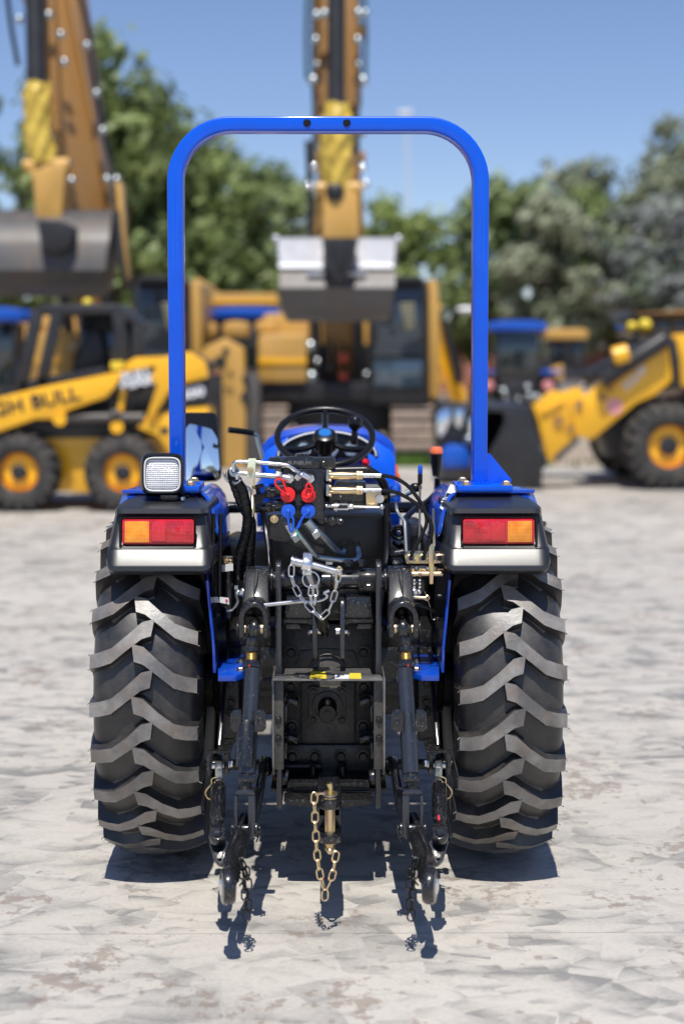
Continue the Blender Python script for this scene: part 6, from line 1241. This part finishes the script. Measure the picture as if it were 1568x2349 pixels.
# backhoe boom right of the excavator
Y = 26.5
m3 = thing('backhoe', 'small yellow digger arm folded beside the central excavator cab', 'backhoe', (pp(1040, 1000, Y).x, Y+1, 0))
PL('boom', [(1000, 690), (1012, 700), (1022, 790), (1040, 850), (1068, 900), (1070, 918), (1052, 930), (1032, 915), (1018, 860), (1002, 820), (996, 740)], Y, .25, 'yellow', m3)
PL('dipper', [(1000, 820), (1016, 870), (1002, 905), (990, 934), (976, 930), (984, 895)], Y-.05, .2, 'yellow', m3)
obj('ram', MB().cyl(pp(1016, 730, Y-.1), pp(1052, 880, Y-.1), .05), 'machblack', m3)
PL('chassis', [(985, 925), (1090, 930), (1095, 1020), (985, 1020)], Y+.3, 2.5, 'machblack', m3)
obj('work_mirror', MB().lathe([(.11, 0), (.12, .03), (.10, .06)], pp(1017, 723, Y), (0, -1, 0), 20), 'mirror', m3)
obj('work_lamp', MB().ball(pp(1068, 711, Y+2), .12, 12, (1.5, 1, .6)), 'white', m3)
# small dark blue mini machine
Y = 20.4
m4 = thing('mini_tractor', 'small blue and black machine with glass front just left of the right roll bar post', 'mini tractor', (pp(1050, 1100, Y).x, Y+.8, 0))
PL('grille_base', [(1006, 1052), (1118, 1048), (1118, 1100), (1006, 1100)], Y, 1.4, 'grey', m4)
PL('bonnet', [(1012, 1050), (1018, 1030), (1040, 1022), (1070, 1026), (1080, 1050), (1080, 1075), (1014, 1075)], Y-.1, 1.2, 'bluecanopy', m4, .05)
PL('cab_shell', [(998, 960), (1008, 935), (1030, 925), (1100, 930), (1118, 960), (1118, 1040), (1010, 1040), (1002, 1000)], Y+.3, .9, 'machblack', m4, .05)
for q in ([(1002, 950), (1012, 938), (1032, 936), (1036, 965), (1026, 985), (1008, 1005), (1001, 985)], [(1042, 938), (1066, 938), (1066, 955), (1056, 985), (1044, 975)], [(1074, 962), (1090, 950), (1098, 975), (1090, 1005), (1076, 1000)]):
    PL('window', q, Y+.27, .04, 'mirror', m4, .01)
obj('side_lamp', MB().ball(pp(1076, 1008, Y+.1), .07), 'ozinc', m4)
obj('seat_pad', MB().plate([(1080, 1020), (1118, 1012), (1118, 1050), (1082, 1050)], Y+.05, .3), 'machblack', m4, bevel=.03)
for xx in (1020, 1108):
    c_ = pp(xx, 1090, Y+.5); c_.z = .22; obj('wheel', MB().lathe([(.18, 0), (.22, .03), (.22, .16), (.18, .2)], c_+V((-.1, 0, 0)), (1, 0, 0), 22), 'btyre', m4)
# ---- wheel loader at right
Y = 19.6
ld = thing('backhoe_loader', 'yellow loader at the right with lowered black bucket and big yellow rimmed wheel', 'loader', (pp(1524, 1125, Y).x, Y+1, 0))
bp = [(395, 850), (200, 850), (60, 862), (40, 880), (180, 900), (190, 960), (140, 1080), (60, 1220), (-10, 1300), (-20, 1500), (120, 1512), (380, 1508), (470, 1500), (480, 1340), (525, 1285), (480, 1200), (400, 930)]
sd = MB().prism([pp(zK(x, y), Y) for x, y in bp], (0, .05, 0)).prism([pp(zK(x, y), Y)+V((0, 2.2, 0)) for x, y in bp], (0, .05, 0)); bo = obj('bucket', MB().prism([pp(zK(x, y), Y) for x, y in bp], (0, .05, 0)), 'machblack', ld, bevel=.005); obj('bucket_side', MB().prism([pp(zK(x, y), Y)+V((0, 2.2, 0)) for x, y in bp], (0, .05, 0)), 'machblack', bo)
sl_ = [(60, 862), (200, 850), (395, 850), (400, 930), (480, 1200), (525, 1285), (480, 1340), (470, 1500), (380, 1508), (120, 1512), (-20, 1500)]
in_ = [(60, 885), (200, 872), (365, 880), (375, 950), (450, 1200), (485, 1285), (450, 1335), (440, 1475), (380, 1480), (120, 1485), (-20, 1490)]
sb = MB()
for i in range(len(sl_)-1):
    q = [pp(zK(*p), Y+.05) for p in (sl_[i], sl_[i+1], in_[i+1], in_[i])]; sb.prism(q, (0, 2.15, 0))
obj('bucket_shell', sb, 'machblack', bo)
for yy in (Y+.15, Y+1.7):
    ar = [(400, 850), (560, 720), (620, 745), (760, 700), (810, 770), (930, 670), (1000, 740), (1120, 520), (1290, 400), (1420, 350), (1470, 450), (1482, 650), (1340, 770), (1200, 830), (860, 1110), (760, 1080), (560, 1290), (510, 1250), (440, 960)]
    la = PL('lift_arm', [zK(*p) for p in ar], yy, .22, 'yellow', ld)
    if yy < Y+1:
        rt_ = pp(zK(1260, 560), yy)-pp(zK(1130, 690), yy)
        lettering('arm_lettering', 'LOADER' if False else 'EQUIP', .13, pp(zK(1190, 630), yy-.01), rt_, (0, 0, 1), 'white', la, .003, 1., .003)
        obj('decal', MB().lathe([(.105, 0), (.105, .006)], pp(zK(1030, 850), yy-.002), (0, -1, 0), 24), M['pink'], la)
        PL('decal_strip', [zK(560, 1240), zK(740, 1080), zK(765, 1120), zK(590, 1280)], yy-.012, .01, 'grey', la, 0)
        b = MB()
        for x, y, r in ((600, 960, .07), (690, 1020, .05), (760, 830, .05), (720, 860, .05), (940, 780, .05)): b.cyl(pp(zK(x, y), yy-.04), pp(zK(x, y), yy+.1), r)
        obj('pins', b, 'brown', la)
        obj('arm_rib', MB().bar(pp(zK(470, 900), yy-.02), pp(zK(640, 800), yy-.02), .06, .05, (0, 1, 0)).bar(pp(zK(700, 790), yy-.02), pp(zK(740, 1060), yy-.02), .05, .05, (0, 1, 0)), 'yellow', la, bevel=.01)
obj('tilt_cylinder', MB().cyl(pp(zK(780, 700), Y+.9), pp(zK(1000, 560), Y+.9), .05), 'zinc', ld)
obj('tilt_barrel', MB().cyl(pp(zK(930, 650), Y+.05), pp(zK(1420, 330), Y+.05), .11).bar(pp(zK(800, 640), Y+.5), pp(zK(1440, 300), Y+.5), .16, .4, (0, 1, 0)), 'machblack', ld, bevel=.01)
obj('tilt_link', MB().cyl(pp(zK(1020, 470), Y+.0), pp(zK(1130, 440), Y+.0), .12), 'yellow', ld)
PL('engine_hood', [zK(1500, 320), zK(1568, 290), zK(2200, 280), zK(2200, 720), zK(1540, 700), zK(1530, 480)], Y+.2, 1.6, 'yellow', ld)
PL('hood_panel', [zK(1440, 330), zK(1500, 330), zK(1530, 480), zK(1530, 720), zK(1470, 700), zK(1480, 600)], Y+.1, 1.7, 'machblack', ld)
PL('cab_roof', [zK(1130, 165), zK(1200, 125), zK(1568, 110), zK(2000, 110), zK(2000, 180), zK(1140, 185)], Y+1.2, 1.5, 'machblack', ld)
PL('roof_trim', [zK(1180, 132), zK(1568, 108), zK(2000, 104), zK(2000, 118), zK(1200, 140)], Y+1.15, .1, 'brown', ld, .005)
PL('cab_body', [zK(1170, 185), zK(2000, 180), zK(2000, 700), zK(1500, 700), zK(1420, 320), zK(1170, 300)], Y+1.3, 1.2, 'glassy', ld)
b = MB()
for x in (1180, 1330, 1480): b.bar(pp(zK(x, 180), Y+1.25), pp(zK(x+20, 380), Y+1.25), .07, .07)
obj('cab_bars', b, 'machblack', ld)
b = MB().ball(pp(zK(1265, 225), Y+1.1), .09).ball(pp(zK(1165, 235), Y+1.1), .07); obj('work_lamps', b, 'yellowst', ld)
PL('chassis', [zK(900, 900), zK(1300, 820), zK(2200, 700), zK(2200, 1250), zK(1000, 1250)], Y+.7, .9, 'machblack', ld)
wheel_side(ld, zK(1430, 1165), Y-.1, 103, .42, 61, nl=20); wheel_side(ld, zK(1150, 1130), Y+2.0, 96, .4, 55, nl=20)
# ---- trees and a fence line behind the photographer, which the mirror and the glossy paint pick up
for i, (x, y, h) in enumerate(((-14, -34, 6.5), (-5, -40, 7.5), (5, -36, 5.5), (15, -38, 7), (-24, -36, 8), (26, -40, 7.5))):
    tree('leafy_tree', x, y, h, 2.6, 30, F[i % 2], ['short bushy tree', 'broad dark tree', 'small light tree', 'tall open tree', 'big spreading tree', 'dense round tree'][i]+' behind the photographer, only mirrored', seed=30+i, ls=.25, dens=.6)
